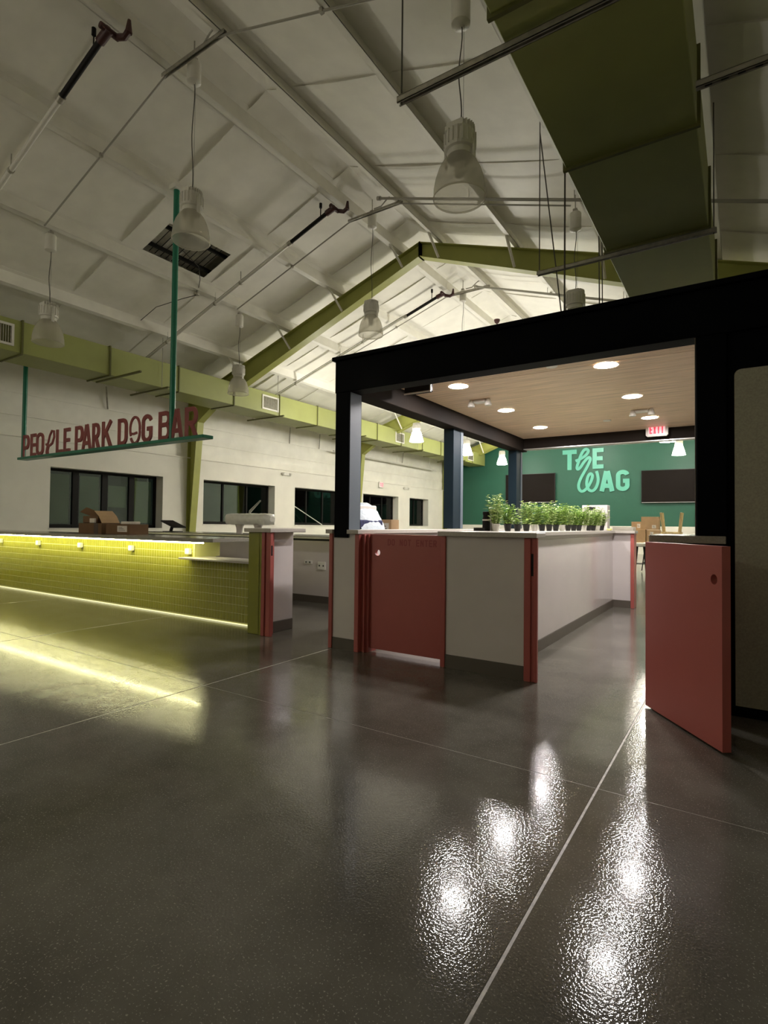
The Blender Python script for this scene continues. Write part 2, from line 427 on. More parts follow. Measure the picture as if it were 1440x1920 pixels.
# windows
for k, (a, b, c, d) in enumerate(WINS):
    xf0, xf1 = -12.74, -12.68; fw_ = 0.06
    m_ = MB().cbox(xf0, xf1, a, b, c, c+fw_*1.3).cbox(xf0, xf1, a, b, d-fw_, d).cbox(xf0, xf1, a, a+fw_, c, d).cbox(xf0, xf1, b-fw_, b, c, d)
    wn = m_.build('window_%d' % (k+1), M['frame'], kind='structure')
    np_ = 4 if k == 0 else (3 if b-a > 2 else 2)
    for q in range(1, np_):
        y = a + (b-a)*q/np_
        MB().cbox(xf0, xf1+.004, y-(0.07 if k == 0 else .028), y+(0.07 if k == 0 else .028), c, d).build('mullion', M['frame'], wn)
    for q in range(np_):
        ya, yb = a + (b-a)*q/np_, a + (b-a)*(q+1)/np_
        MB().box(-12.715, -12.709, ya+.02, yb-.02, c+.03, d-.03).build('pane', M['glass'], wn)
        if k == 0:      # door lites covered with film to different heights
            z0_, z1_ = ((c+.1, d-.12), (c+.1, d-.12), (c+.5, d-.3), (c+.12, d-.14))[q]
            MB().cbox(-12.732, -12.722, ya+.11, yb-.12, z0_, z1_, .002).build('window_film', M['film'], wn)
    MB().box(-12.68, WF+.015, a-.01, b+.01, c-.03, c).build('sill', M['white'], wn)

# far, right and rear walls
m_ = MB().prism([(XW, 1.17), (XE, 1.17), (XE, roof(XE)+.4), (XR, ZR+.4), (XW, roof(XW)+.4)], lambda u, v, d: (u, d, v), Y1, Y1+0.15)
wb = m_.build('wall_back', M['green'], kind='structure')
MB().box(XW, XE, Y1-0.05, Y1+0.15, 0, 1.17).build('wainscot', M['white'], wb)
MB().box(XE, XE+.15, Y0, Y1, 0, roof(XE)+.4).build('wall_right', M['wall'], kind='structure')
MB().prism([(XW, 0), (XE, 0), (XE, roof(XE)+.4), (XR, ZR+.4), (XW, roof(XW)+.4)], lambda u, v, d: (u, d, v), Y0-.15, Y0).build('wall_front', M['wall'], kind='structure')
MB().box(XW-.28, XW-.02, Y0, Y1, 2.86, 4.9).build('trim_1', M['wall'], kind='structure')

# ================================================================ STEEL FRAMES
def steel_frame(y, label):
    t = thing('steel_frame', label, 'steel frame', (XR, y, 0), 'portal frames of the hall')
    for sx in (-1, 1):
        X = lambda x: XR + sx*(XR-x)      # given the left-hand x
        fn = lambda u, v, d: (X(u), d, v)
        colp = [(-12.38, 0), (-12.39, 4.36), (-11.5, 4.655), (-11.5, 4.09), (-12.0, 3.78), (-12.33, 0)]
        m_ = MB().prism(colp, fn, y-.008, y+.008)
        for (p, q) in (((-12.385, 0), (-12.385, 4.36)), ((-12.33, 0), (-12.0, 3.78)), ((-12.0, 3.78), (-11.5, 4.09)), ((-12.39, 4.36), (-11.5, 4.655))):
            m_.bar(fn(*p, y), fn(*q, y), 0.2, 0.014, up=(Vector(fn(*q, y))-Vector(fn(*p, y))).cross(Vector((0, 1, 0))))
        m_.build('column', M['olive'], t)
        rp = [(-11.5, 4.655), (XR, ZR-.004), (XR, 6.44), (-11.5, 4.09)]
        m_ = MB().prism(rp, fn, y-.008, y+.008)
        for (p, q) in (((-11.5, 4.655), (XR, ZR-.012)), ((-11.5, 4.09), (XR, 6.44))):
            m_.bar(fn(*p, y), fn(*q, y), 0.2, 0.014, up=(Vector(fn(*q, y))-Vector(fn(*p, y))).cross(Vector((0, 1, 0))))
        m_.bar(fn(XR, 6.42, y), fn(XR, ZR, y), 0.2, 0.03, up=(1, 0, 0))
        m_.build('rafter', M['olive'], t)
        for px in PX:
            if (px < XR) == (sx < 0):
                u = px if sx < 0 else 2*XR-px
                zb = 6.44 - 0.38*(XR-u)
                if u > -11.4:
                    m_ = MB().bar((px, y-.1, zb+.02), (px+.02*sx, y-.62, roof(px)+.06), 0.05, 0.012, up=(1, 0, 0))
                    m_.bar((px, y-.1, zb+.02), (px+.02*sx, y-.62, roof(px)+.06), 0.012, 0.05, up=(1, 0, 0))
                    m_.build('flange_brace', M['purlin'], t)
    return t
steel_frame(9.33, 'olive green gabled steel frame nearest the camera, its apex above the pavilion')
steel_frame(16.78, 'second olive steel frame, its column seen between the pavilion posts')
steel_frame(24.22, 'farthest olive steel frame, against the deep green end wall')

# ================================================================ DUCTS
def duct(x0, x1, z0, z1, ya, yb, seams, label, vents=()):
    t = thing('air_duct', label, 'duct', ((x0+x1)/2, ya, z0))
    ys = [ya] + seams + [yb]
    for a, b in zip(ys[:-1], ys[1:]):
        MB().cbox(x0, x1, a+.006, b-.006, z0, z1, .006).build('duct_section', M['duct'], t)
    for y in seams:
        e = 0.022
        MB().box(x0-e, x1+e, y-.014, y+.014, z0-e, z0).box(x0-e, x1+e, y-.014, y+.014, z1, z1+e).box(x0-e, x0, y-.014, y+.014, z0, z1).box(x1, x1+e, y-.014, y+.014, z0, z1).build('flange', M['ductdark'], t)
    for (y, l) in vents:
        f = MB().box(x1, x1+.02, y, y+l, z0+.09, z0+.13).box(x1, x1+.02, y, y+l, z0+.43, z0+.47).box(x1, x1+.02, y, y+.04, z0+.13, z0+.43).box(x1, x1+.02, y+l-.04, y+l, z0+.13, z0+.43).build('grille', M['white'], t)
        MB().box(x1-.002, x1+.004, y+.04, y+l-.04, z0+.13, z0+.43).build('grille_opening', M['ductdark'], f)
        n = int((l-.08)/.035); m_ = MB()
        for k in range(n):
            yy = y+.05+k*(l-.1)/max(1, n-1); m_.box(x1+.004, x1+.014, yy-.006, yy+.006, z0+.13, z0+.43)
        m_.build('slats', M['galv'], f, kind='stuff')
    return t
sl = [2.81+1.583*k for k in range(0, 14)]
dl = duct(-11.32, -10.5, 4.04, 4.60, 0.5, 24.9, sl, 'long olive green square duct running along the left wall', [(3.66, .6), (10.08, .6), (16.66, .6), (22.9, .6)])
dr = duct(-1.19, -0.26, 4.04, 4.60, -1.5, 24.9, [1.28+1.59*k for k in range(0, 15)], 'wide olive green duct overhead at the right, above the pavilion')

def rod_thing(name, label, cat, pts, r, mat, group=None, n=6):
    o = MB().tube(pts, r, n).build(name, mat, smooth=True); tag(o, label, cat, group); return o
# hanger rods and straps of the left duct
for k, y in enumerate((3.2, 7.1, 10.6, 14.4, 18.2, 22.0)):
    for hx in (-10.44, -11.38): MB().tube([(hx, y, 3.99), (hx, y, roof(hx)+.15)], .007, 5).build('hanger_rod', M['grey'], dl)
    MB().box(-11.6, -10.2, y-.02, y+.02, 3.985, 4.015).build('hanger_strut', M['ductdark'], dl)
t = thing('wall_pipe', 'thin white pipe running along the upper left wall behind the black corner post', 'pipe', (-12.2, 19.7, 3.74))
MB().tube([(-12.2, 15.2, 3.74), (-12.2, 23.0, 3.74)], .03, 8).build('pipe', M['white'], t, smooth=True)
for y in (17.0, 19.5, 22.4): MB().tube([(-12.2, y, 3.74), (-12.2, y, roof(-12.2)+.2)], .014, 6).build('hanger', M['white'], t)
for y in (6.95, 13.1, 14.6, 20.2): MB().bar((-12.30, y-.03, 4.25), (-12.44, y+.1, 3.76), .03, .03).build('brace', M['galv'], wl)
# loose strut bar lying across under the left duct (dark)
tag(MB().cbox(-11.1, -9.55, 6.02, 6.06, 3.97, 4.005, .003).build('strut_channel', M['ductdark']), 'thin dark strut bar crossing beneath the left duct above the hanging sign', 'strut')
# trapeze struts of the right duct
def trapeze(y, z, x0, x1, rods, label, mat, slots=False):
    t = thing('trapeze_hanger', label, 'strut', ((x0+x1)/2, y, z), 'strut channels under the right duct')
    m_ = MB().box(x0, x1, y-.022, y-.018, z-.042, z).box(x0, x1, y+.018, y+.022, z-.042, z).box(x0, x1, y-.022, y+.022, z-.004, z)
    m_.box(x0, x1, y-.022, y-.010, z-.042, z-.038).box(x0, x1, y+.010, y+.022, z-.042, z-.038)
    m_.build('channel', mat, t)
    if slots:
        for k in range(int((x1-x0)/.09)):
            MB().box(x0+.05+k*.09, x0+.09+k*.09, y-.006, y+.006, z-.0435, z-.041).build('slot', M['black'], t)
    for x in rods:
        MB().tube([(x, y, z-.05), (x, y, roof(x)+.19)], .006, 6).build('threaded_rod', M['cord'], t)
        MB().lathe([(.014, 0), (.014, .014)], 6, (x, y, z+.001), True, True).build('nut', M['galv'], t)
    return t
trapeze(3.055, 4.0, -1.93, 0.30, (-1.905, 0.2), 'dark strut channel hung on a rod under the right duct, nearest the camera', M['galv'])
trapeze(6.04, 4.0, -1.93, -0.19, (-1.905, -0.215), 'second dark strut channel under the right duct, above the pavilion roof', M['galv'])
trapeze(4.01, 4.02, -0.24, 1.1, (0.5,), 'slotted grey strut channel at the upper right corner beside the duct', M['grey'], True)

# ================================================================ PENDANT LAMPS
def make_pendant(z_top, lit, label, group):
    "local origin at the bottom rim of the shade; z_top = height of the roof mount above it"
    t = thing('pendant_lamp', label, 'lamp', (0, 0, 0), group)
    if lit: prof = [(.225, 0), (.215, .04), (.185, .16), (.15, .28), (.12, .345), (.10, .37)]
    else: prof = [(.212, 0), (.216, .012), (.213, .08), (.20, .16), (.178, .23), (.148, .29), (.115, .33), (.105, .345)]
    shade = MB().lathe(prof, 32).build('shade', M['emit_lamp' if lit else 'acrylic'], t, smooth=True)
    if not lit:
        MB().lathe([(.214, -.004), (.219, 0), (.219, .012), (.213, .016)], 32).build('rim', M['acrylic'], shade, smooth=True)
        MB().lathe([(.045, .30), (.04, .2), (.03, .19)], 12, capb=False, capt=True).build('lamp_core', M['white'], shade, smooth=True)
    MB().lathe([(.105, .335), (.108, .38), (.10, .41), (.10, .44)], 24, capt=True).build('neck', M['white'], t, smooth=True)
    hs = MB().lathe([(.09, .385), (.125, .40), (.13, .43), (.13, .52), (.12, .55), (.10, .57)], 24, capb=True, capt=True)
    for k in range(9):
        y = -.1 + .025*k; hx = math.sqrt(max(0.0, .0155-y*y))
        hs.box(-hx, hx, y-.003, y+.003, .55, .60)
    for k in range(20):
        a = 2*PI*k/20; c, s_ = math.cos(a), math.sin(a)
        hs.bar((.131*c, .131*s_, .42), (.131*c, .131*s_, .54), .004, .012, up=(c, s_, 0))
    hs.build('heat_sink', M['white'], t)
    for sx in (-1, 1):
        MB().box(sx*.128-.006, sx*.128+.006, -.02, .02, .30, .50).build('bracket', M['white'], t)
    pts = [(0, 0, .58)]
    for k in range(1, 12): u = k/12; pts.append((.012*math.sin(u*9), .006*math.cos(u*7), .58+(z_top-.24-.58)*u))
    pts.append((0, 0, z_top-.24))
    MB().tube(pts, .0055, 6).build('cord', M['cord'], t, smooth=True)
    MB().tube([(.03, 0, .58), (.03, 0, z_top-.24)], .0018, 4).build('safety_wire', M['cord'], t)
    MB().lathe([(.02, -.30), (.06, -.285), (.08, -.275), (.08, -.05), (.07, -.035)], 18, (0, 0, z_top), True, True).build('canister', M['white'], t, smooth=True)
    MB().box(-.03, .03, -.03, .03, z_top-.05, z_top+.02).box(-.006, .006, -.006, .006, z_top, z_top+.27).build('mount', M['galv'], t)
    return t
GU, GL = 'unlit pendant lamps', 'lit pendant lamps'
LX = (-8.83, -5.45, -1.95); LZ = (3.83, 4.45, 3.83)
names = {(0, 4.05): 'unlit clear bell pendant lamp at far left, before the olive duct',
         (1, 4.05): 'unlit bell pendant lamp hanging in front of the hole in the ceiling',
         (2, 4.05): 'largest unlit bell pendant lamp, top centre, nearest the camera',
         (0, 7.8): 'small unlit pendant lamp overlapping the olive duct and the foot of the rafter',
         (1, 7.8): 'small unlit pendant lamp just above the front left corner of the pavilion',
         (2, 7.8): 'unlit pendant lamp half hidden behind the black pavilion beam, beside the right duct'}
pu = {}; pl = {}
for r in range(3):
    zt = roof(LX[r])-.03 - LZ[r]
    pu[r] = make_pendant(zt, False, names[(r, 4.05)], GU); pu[r].location = (LX[r], 4.05, LZ[r])
    dup(pu[r], (LX[r], 7.8, LZ[r]), names[(r, 7.8)], GU)
    litname = {(0, 15.3): 'brightly lit white pendant lamp seen between the first two pavilion posts',
               (0, 19.15): 'brightly lit pendant lamp just right of the middle pavilion post',
               (0, 22.85): 'brightly lit pendant lamp left of the rear pavilion post, farthest of that row',
               (2, 22.85): 'brightly lit pendant lamp under the exit sign at the right of the pavilion'}
    hid = 'lit pendant lamp hidden from view behind the pavilion roof'
    pl[r] = make_pendant(zt, True, litname.get((r, 15.3), hid), GL); pl[r].location = (LX[r], 15.3, LZ[r])
    for y in (11.55, 19.15, 22.85):
        if (r, y) == (2, 11.55): dup(pu[2], (LX[2], y, LZ[2]), 'unlit pendant lamp wholly behind the pavilion beam under the right duct', GU); continue
        dup(pl[r], (LX[r], y, LZ[r]), litname.get((r, y), hid), GL)

dup(pl[0], (LX[0], -3.4, LZ[0]), 'added lit pendant lamp behind the viewer, unseen, toward the left wall', GL)  # added lamp out of view, brightens the surfaces that face the camera
# ================================================================ PIPES AND CONDUITS UNDER THE ROOF
def slope_pts(xs, y, off): return [(x, y, roof(x)+off) for x in xs]
def sprinkler(y, label):
    t = thing('sprinkler_pipe', label, 'pipe', (XR, y, roof(XR)), 'sprinkler branch pipes under the left roof slope')
    MB().tube(slope_pts((-12.3, -6.75), y, -.12), .032, 10).build('pipe', M['white'], t, smooth=True)
    MB().tube(slope_pts((-6.78, -6.70), y, -.12), .046, 10).build('coupling', M['galv'], t, smooth=True)
    MB().tube(slope_pts((-6.7, -5.85), y, -.12), .034, 10).build('black_pipe', M['black'], t, smooth=True)
    e = roof(-5.85)-.12
    MB().tube([(-5.9, y, e-.017), (-5.8, y, e+.01), (-5.72, y, e+.03)], .05, 10).tube([(-5.74, y-.09, e+.03), (-5.74, y+.12, e+.03)], .035, 8).tube([(-5.74, y+.1, e+.03), (-5.62, y+.12, e-.01), (-5.55, y+.12, e+.02)], .035, 8).tube([(-5.55, y+.12, e), (-5.54, y+.12, e+.14)], [.04, .018], 8).build('elbow_fitting', M['redfit'], t, smooth=True)
    MB().tube([(-6.03, y, roof(-6.03)-.12), (-6.03, y, roof(-6.03)+.12)], .009, 6).tube([(-6.03, y, roof(-6.03)+.06), (-6.03, y, roof(-6.03)+.14)], .025, 8).build('hanger', M['black'], t)
    for x in (-8.73, -10.25, -8.0):
        MB().tube([(x, y, roof(x)-.15), (x, y, roof(x)+.1)], .008, 6).tube([(x-.02, y, roof(x)-.12), (x+.02, y, roof(x)-.12)], .042, 8).build('hanger', M['galv'], t)
    MB().tube([(-11.2, y+.02, roof(-11.2)-.05), (-7.6, y+.03, roof(-7.6)-.045), (-6.8, y+.02, roof(-6.8)-.06)], .008, 5).build('wire', M['cord'], t)
    return t
sprinkler(3.16, 'thick white sprinkler pipe with black and red end, top left corner')
sprinkler(7.08, 'white sprinkler pipe with dark red end fitting, middle of the left roof slope')
sprinkler(11.1, 'white sprinkler pipe with dark red end, beyond the nearest green frame')
def conduit(y, label):
    t = thing('conduit', label, 'conduit', (XR, y, roof(XR)), 'lighting conduits under the roof')
    xs = [-8.75, -7.22, -5.9, -5.72]
    MB().tube(slope_pts((-8.75, -7.22, -5.95), y, -.03) + [(-5.75, y, roof(-5.8)-.015), (-4.95, y, roof(-4.9)-.03), (-4.7, y, roof(-4.7)-.03)] + slope_pts((-3.36, -1.98), y, -.03), .0125, 8).build('tube', M['grey'], t, smooth=True)
    z = roof(-5.45)-.05
    MB().box(-5.86, -4.74, y-.03, y-.024, roof(-5.86)-.03, roof(-5.86)+.012).box(-5.86, -4.74, y+.012, y+.018, roof(-5.86)-.03, roof(-5.86)+.012).box(-5.86, -4.74, y-.03, y+.018, roof(-5.86)+.008, roof(-5.86)+.013).build('strut', M['galv'], t)
    pts = [(-5.35, y+.05, z)]
    for k in range(8): a = k/7*PI/2; pts.append((-5.2+.3*math.sin(a), y+.05, z-.0+.12*math.sin(a*2)))
    MB().tube(pts, .012, 6).build('whip', M['grey'], t, smooth=True)
    for x in (-7.22, -3.36): MB().box(x-.02, x+.02, y-.02, y+.02, roof(x)-.05, roof(x)).build('clip', M['galv'], t)
    return t
conduit(3.92, 'thin conduit crossing the ceiling at upper left and over the top')
conduit(7.66, 'thin conduit with short strut above the second row of pendant lamps')
conduit(11.45, 'thin conduit seen beyond the green frame, above the pavilion')
for y, l in ((7.3, 'white pipe crossing the right roof slope behind the largest pendant lamp'), (11.2, 'white pipe on the right roof slope beyond the green frame, over the pavilion')):
    t = thing('roof_pipe', l, 'pipe', (-3.3, y, roof(-3.3)))
    MB().tube(slope_pts((-4.98, -0.0, 1.6), y, -.13), .022, 8).build('pipe', M['grey'], t, smooth=True)
    MB().tube(slope_pts((-5.0, -4.94), y, -.13), .035, 8).build('end_cap', M['galv'], t, smooth=True)
    for x in (-3.36, -1.84): MB().tube([(x, y, roof(x)-.13), (x, y, roof(x))], .006, 5).build('hanger', M['galv'], t)
# junction box hanging on a wire out of the ceiling hole
t = thing('junction_box', 'small round grey junction box hanging by a wire below the ceiling hole', 'junction box', (-8.76, 6.66, 5.53))
MB().lathe([(.05, -.03), (.055, -.02), (.055, .02), (.05, .03)], 12, (-8.76, 6.66, 5.53), True, True).build('box', M['galv'], t, smooth=True)
MB().tube([(-8.76, 6.66, 5.56), (-8.72, 6.68, 5.66), (-8.66, 6.66, 5.78), (-8.5, 6.5, 5.92), (-8.45, 6.0, 6.1)], .007, 6).build('wire', M['cord'], t, smooth=True)
MB().tube([(-8.76, 6.66, 5.5), (-9.0, 6.5, 5.42), (-9.5, 6.3, 5.3), (-10.0, 6.3, 5.14)], .007, 6).build('wire', M['cord'], t, smooth=True)
# bits of framing visible up inside the hole
t = thing('deck_framing', 'dark steel bars and wires inside the ceiling hole', 'framing', (-8.2, 6.0, 6.1))
for x in (-8.52, -8.06):
    MB().box(x-.02, x+.02, 5.2, 6.9, roof(x)+.24, roof(x)+.30).build('steel_bar', M['black'], t)
for k in range(11):
    y = 5.5+.11*k; MB().tube([(-8.7, y, roof(-8.7)+.29), (-7.7, y, roof(-7.7)+.29)], .007, 5).build('wire_bar', M['black'], t)
# ceiling fan canopy
t = thing('ceiling_fan', 'small dark fan canopy with downrod above the pavilion roof', 'fan', (-5.26, 13.2, 6.3))
MB().lathe([(.015, 0), (.055, .03), (.075, .08), (.075, .11)], 16, (-5.26, 13.2, 6.33), True, True).build('canopy', M['redfit'], t, smooth=True)
MB().tube([(-5.26, 13.2, 6.34), (-5.26, 13.2, 5.5)], .014, 8).build('downrod', M['redfit'], t)
MB().lathe([(.05, 0), (.14, .03), (.14, .12), (.05, .16)], 16, (-5.26, 13.2, 5.36), True, True).build('motor', M['redfit'], t, smooth=True)
for k in range(5):
    a = 2*PI*k/5+.3; c, s_ = math.cos(a), math.sin(a)
    MB().bar((-5.26+.12*c, 13.2+.12*s_, 5.42), (-5.26+.75*c, 13.2+.75*s_, 5.42), .13, .01, up=(0, 0, 1)).build('blade', M['redfit'], t)

# ================================================================ LETTERING
def arc(cx, cy, rx, ry, a0, a1, n=10):
    return [(cx+rx*math.cos(math.radians(a0+(a1-a0)*k/n)), cy+ry*math.sin(math.radians(a0+(a1-a0)*k/n))) for k in range(n+1)]
def glyph(ch, W, w):
    "strokes of a bold condensed capital in a box W x 1; w = stroke width; each stroke (path, closed)"
    a = w/2; r = min(W-w, .5)/2
    bowl = lambda y0, y1, x1: [(a, y1)] + arc(x1-min(.16, (y1-y0)/2), (y0+y1)/2, min(.16, (y1-y0)/2), (y1-y0)/2, 90, -90, 10) + [(a, y0)]
    if ch == 'P': return [([(a, 0), (a, 1)], 0), (bowl(.42, 1-a, W-a), 0)]
    if ch == 'R': return [([(a, 0), (a, 1)], 0), (bowl(.46, 1-a, W-a), 0), ([(W*.5, .46), (W-a*.8, 0)], 0)]
    if ch == 'B': return [([(a, 0), (a, 1)], 0), (bowl(.53, 1-a, W-a*1.1), 0), (bowl(a, .53, W-a), 0)]
    if ch == 'D': return [([(a, 0), (a, 1)], 0), ([(a, 1-a)] + arc(W-a-.2, .78-a, .2, .22, 90, 0, 6) + arc(W-a-.2, .22+a, .2, .22, 0, -90, 6) + [(a, a)], 0)]
    if ch == 'E': return [([(a, 0), (a, 1)], 0), ([(a, 1-a), (W, 1-a)], 0), ([(a, .5), (W*.92, .5)], 0), ([(a, a), (W, a)], 0)]
    if ch == 'L': return [([(a, 0), (a, 1)], 0), ([(a, a), (W, a)], 0)]
    if ch == 'T': return [([(W/2, 0), (W/2, 1)], 0), ([(0, 1-a), (W, 1-a)], 0)]
    if ch == 'A': return [([(a*.9, 0), (W/2-a*.25, 1)], 0), ([(W-a*.9, 0), (W/2+a*.25, 1)], 0), ([(W*.25, .27), (W*.75, .27)], 0)]
    if ch == 'K': return [([(a, 0), (a, 1)], 0), ([(a, .38), (W-a*.7, 1)], 0), ([(W*.42, .58), (W-a*.6, 0)], 0)]
    if ch == 'N': return [([(a, 0), (a, 1)], 0), ([(W-a, 0), (W-a, 1)], 0), ([(a, 1-.03), (W-a, .03)], 0)]
    if ch == 'X': return [([(a, 0), (W-a, 1)], 0), ([(W-a, 0), (a, 1)], 0)]
    if ch == 'I': return [([(W/2, 0), (W/2, 1)], 0)]
    if ch == 'O': return [(arc(W/2, .74, W/2-a, .26-a, 0, 180, 10) + arc(W/2, .26, W/2-a, .26-a, 180, 360, 10), 1)]
    if ch == 'G': return [(arc(W/2, .74, W/2-a, .26-a, 10, 180, 10) + arc(W/2, .26, W/2-a, .26-a, 180, 360, 10) + [(W-a, .48), (W*.52, .48)], 0)]
    return []
def put_letter(ch, fn, W, w, d0, d1, mat, parent, name='letter'):
    m_ = MB()
    for k, (path, cl) in enumerate(glyph(ch, W, w)):
        e = .04*k*(d1-d0); m_.stroke(path, w, lambda u, v, d: fn(u, v, d), d0-e, d1+e, closed=bool(cl))
    return m_.build(name, mat, parent)

# ---- hanging sign over the bar
t = thing('hanging_sign', 'dark red letter sign on a green bar hung by two green posts over the counter', 'sign', (-9.0, 5.0, 2.32))
SY = 5.0
m_ = MB().cbox(-11.82, -6.26, SY-.09, SY+.09, 2.305, 2.352, .004)
m_.build('sign_bar', M['signgreen'], t)
for x in (-11.77, -7.085):
    p_ = MB().tube([(x, SY, 2.352), (x, SY, roof(x)-.0)], .043 if x > -8 else .04, 16).build('sign_post', M['signgreen'], t, smooth=True)
    MB().box(x-.08, x+.08, SY-.08, SY+.08, roof(x)-.03, roof(x)+.04).build('mounting_plate', M['purlin'], p_)
LET = [('P',-11.76,-11.49),('E',-11.44,-11.22),('O',-11.21,-10.92),('p',-10.88,-10.47),('L',-10.46,-10.22),('E',-10.19,-9.97),('P',-9.80,-9.53),('A',-9.57,-9.27),('R',-9.24,-9.01),('K',-8.94,-8.65),('D',-8.47,-8.20),('o',-8.17,-7.83),('G',-7.81,-7.54),('B',-7.38,-7.09),('A',-7.08,-6.80),('R',-6.75,-6.47)]
LH = 0.435
for ch, xa, xb in LET:
    wz = xb-xa
    fn = lambda u, v, d, xa=xa: (xa+u*LH, SY-.02+d, 2.352+v*LH)
    if ch == 'p':      # looped leash-like P
        path = [(.18, -.02), (.14, .12), (.26, .45), (.42, .80), (.60, .99), (.78, .96), (.82, .72), (.66, .46), (.44, .38), (.22, .40), (.10, .46)]
        MB().stroke([(a*.95, b) for a, b in path], .085, fn, -.008, .012).stroke([(.30, .02), (.26, .18), (.36, .42)], .08, fn, -.006, .010).build('script_letter', M['signred'], t)
    elif ch == 'o':    # leash looped into an O
        path = arc(.39, .55, .30, .42, 215, -20, 16) + arc(.40, .42, .29, .40, 10, -150, 12)
        MB().stroke(path, .085, fn, -.008, .012).stroke([(.12, .40), (.30, .36), (.52, .40)], .08, fn, -.006, .010).build('script_letter', M['signred'], t)
    else:
        put_letter(ch, fn, (wz-.008)/LH, .148, -.008, .012, M['signred'], t)

# ---- wall sign on the green end wall
t = thing('wall_sign', 'mint green THE WAG lettering on the deep green end wall between two screens', 'sign', (-5.4, Y1, 3.6))
def wallfn(x0, z0, h): return lambda u, v, d: (x0+u*h, Y1-.005-d, z0+v*h)
put_letter('T', wallfn(-6.776, 3.67, .895), .62/.895, .215, 0, .04, M['teal'], t)
put_letter('E', wallfn(-5.477, 3.67, .90), .462/.90, .20, 0, .04, M['teal'], t)
put_letter('A', wallfn(-5.18, 2.665, .885), .605/.885, .22, 0, .04, M['teal'], t)
put_letter('G', wallfn(-4.516, 2.665, .905), .543/.905, .20, 0, .04, M['teal'], t)
hw = [(-6.204,4.056),(-6.028,4.119),(-5.774,4.262),(-5.639,4.451),(-5.70,4.561),(-5.838,4.546),(-5.964,4.34),(-6.075,4.016),(-6.155,3.755),(-6.106,3.67),(-5.995,3.747),(-5.837,4.003),(-5.648,4.206),(-5.56,4.135),(-5.61,3.958),(-5.773,3.638),(-5.978,3.285),(-6.088,2.959),(-6.03,2.742),(-5.897,2.673),(-5.708,2.816),(-5.521,3.137),(-5.465,3.396),(-5.578,3.492),(-5.693,3.307),(-5.733,2.981),(-5.645,2.749),(-5.489,2.68),(-5.334,2.806),(-5.227,3.127),(-5.258,3.387),(-5.311,3.568)]
def smooth_path(p, it=2):
    for _ in range(it):
        q = [p[0]]
        for a, b in zip(p[:-1], p[1:]): q += [(a[0]*.75+b[0]*.25, a[1]*.75+b[1]*.25), (a[0]*.25+b[0]*.75, a[1]*.25+b[1]*.75)]
        p = q + [p[-1]]
    return p
MB().stroke(smooth_path(hw), .125, lambda u, v, d: (u, Y1-.005-d, v), 0, .035).build('script_letters', M['teal'], t)

# ---- screens on the end wall
def screen(x0, x1, z0, z1, label):
    t = thing('wall_screen', label, 'television', ((x0+x1)/2, Y1, (z0+z1)/2), 'screens on the end wall')
    MB().cbox(x0, x1, Y1-.13, Y1-.06, z0, z1, .008).build('housing', M['tvframe'], t)
    MB().box(x0+.02, x1-.02, Y1-.134, Y1-.129, z0+.035, z1-.02).build('display', M['tv'], t)
    MB().box(x0+.02, x1-.02, Y1-.136, Y1-.128, z0+.008, z0+.026).build('trim_strip', M['silver'], t)
    MB().box(x0+.6, x1-.6, Y1-.06, Y1, z0+.3, z1-.3).build('bracket', M['tvframe'], t)
screen(-9.43, -7.08, 2.21, 3.56, 'large black wall screen left of the THE WAG lettering')
screen(-3.51, -1.16, 2.14, 3.50, 'large black wall screen right of the THE WAG lettering, cut by the black pavilion wall')

# ================================================================ THE BAR
BY = 4.13
bar = thing('bar_counter', 'long bar clad in glossy olive tile, lit by green LED strips under its top', 'bar', (-8.4, 4.4, 0))
MB().box(-12.38, -5.40, BY+.006, 4.46, .03, .885).box(-5.40, -4.47, BY+.006, 4.46, .03, .685).build('substrate', M['grout'], bar)
TW, TH, TG = .050, .0925, .0045
def tile(m_, x, z, h):
    x0, x1, z0, z1, c = x+TG/2, x+TW-TG/2, z+TG/2, z+h-TG/2, .0025
    y0, y1 = BY+.007, BY+.0032
    m_.add([(x0,y0,z0),(x1,y0,z0),(x1,y0,z1),(x0,y0,z1),(x0+c,y1,z0+c),(x1-c,y1,z0+c),(x1-c,y1,z1-c),(x0+c,y1,z1-c)],
           [(4,5,6,7),(0,1,5,4),(1,2,6,5),(2,3,7,6),(3,0,4,7)])
cells = []
k = 0; x = -4.47-TW
while x > -12.4:
    top = .685 if x > -5.41 else .87
    for r in range(9):
        z = .035 + r*TH
        if z + TH*.5 < top: cells.append((x, z, min(TH, top-z)))
    x -= TW; k += 1
rest = MB(); base_mesh = {}
for n_, (x, z, h) in enumerate(cells):
    if n_ < 300:
        key = round(h, 4)
        if key not in base_mesh:
            m_ = MB(); tile(m_, 0, 0, h); o = m_.build('tile', M['tile'], None); base_mesh[key] = o.data; bpy.data.objects.remove(o)
        o = bpy.data.objects.new('tile', base_mesh[key]); COL.objects.link(o); o.parent = bar; o.location = Vector((x, 0, z))-bar.location
    else: tile(rest, x, z, h)
rest.build('tiles', M['tile'], bar, kind='stuff')
MB().cbox(-12.38, -4.80, 3.92, 4.62, .905, .945, .004).build('countertop', M['stone'], bar)
MB().cbox(-5.48, -4.235, 3.985, 4.35, .693, .715, .003).build('lower_shelf', M['cap'], bar)
MB().box(-12.38, -5.02, 3.955, 3.975, .886, .899).build('led_strip', M['emit_led'], bar)
MB().box(-12.38, -5.02, 3.945, 3.985, .899, .905).build('led_channel', M['white'], bar)
MB().box(-12.38, -4.47, BY+.014, BY+.03, .003, .013).build('toe_led_strip', M['emit_toe'], bar)
MB().box(-12.38, -4.47, BY+.05, 4.46, 0, .03).build('toe_kick', M['grout'], bar)
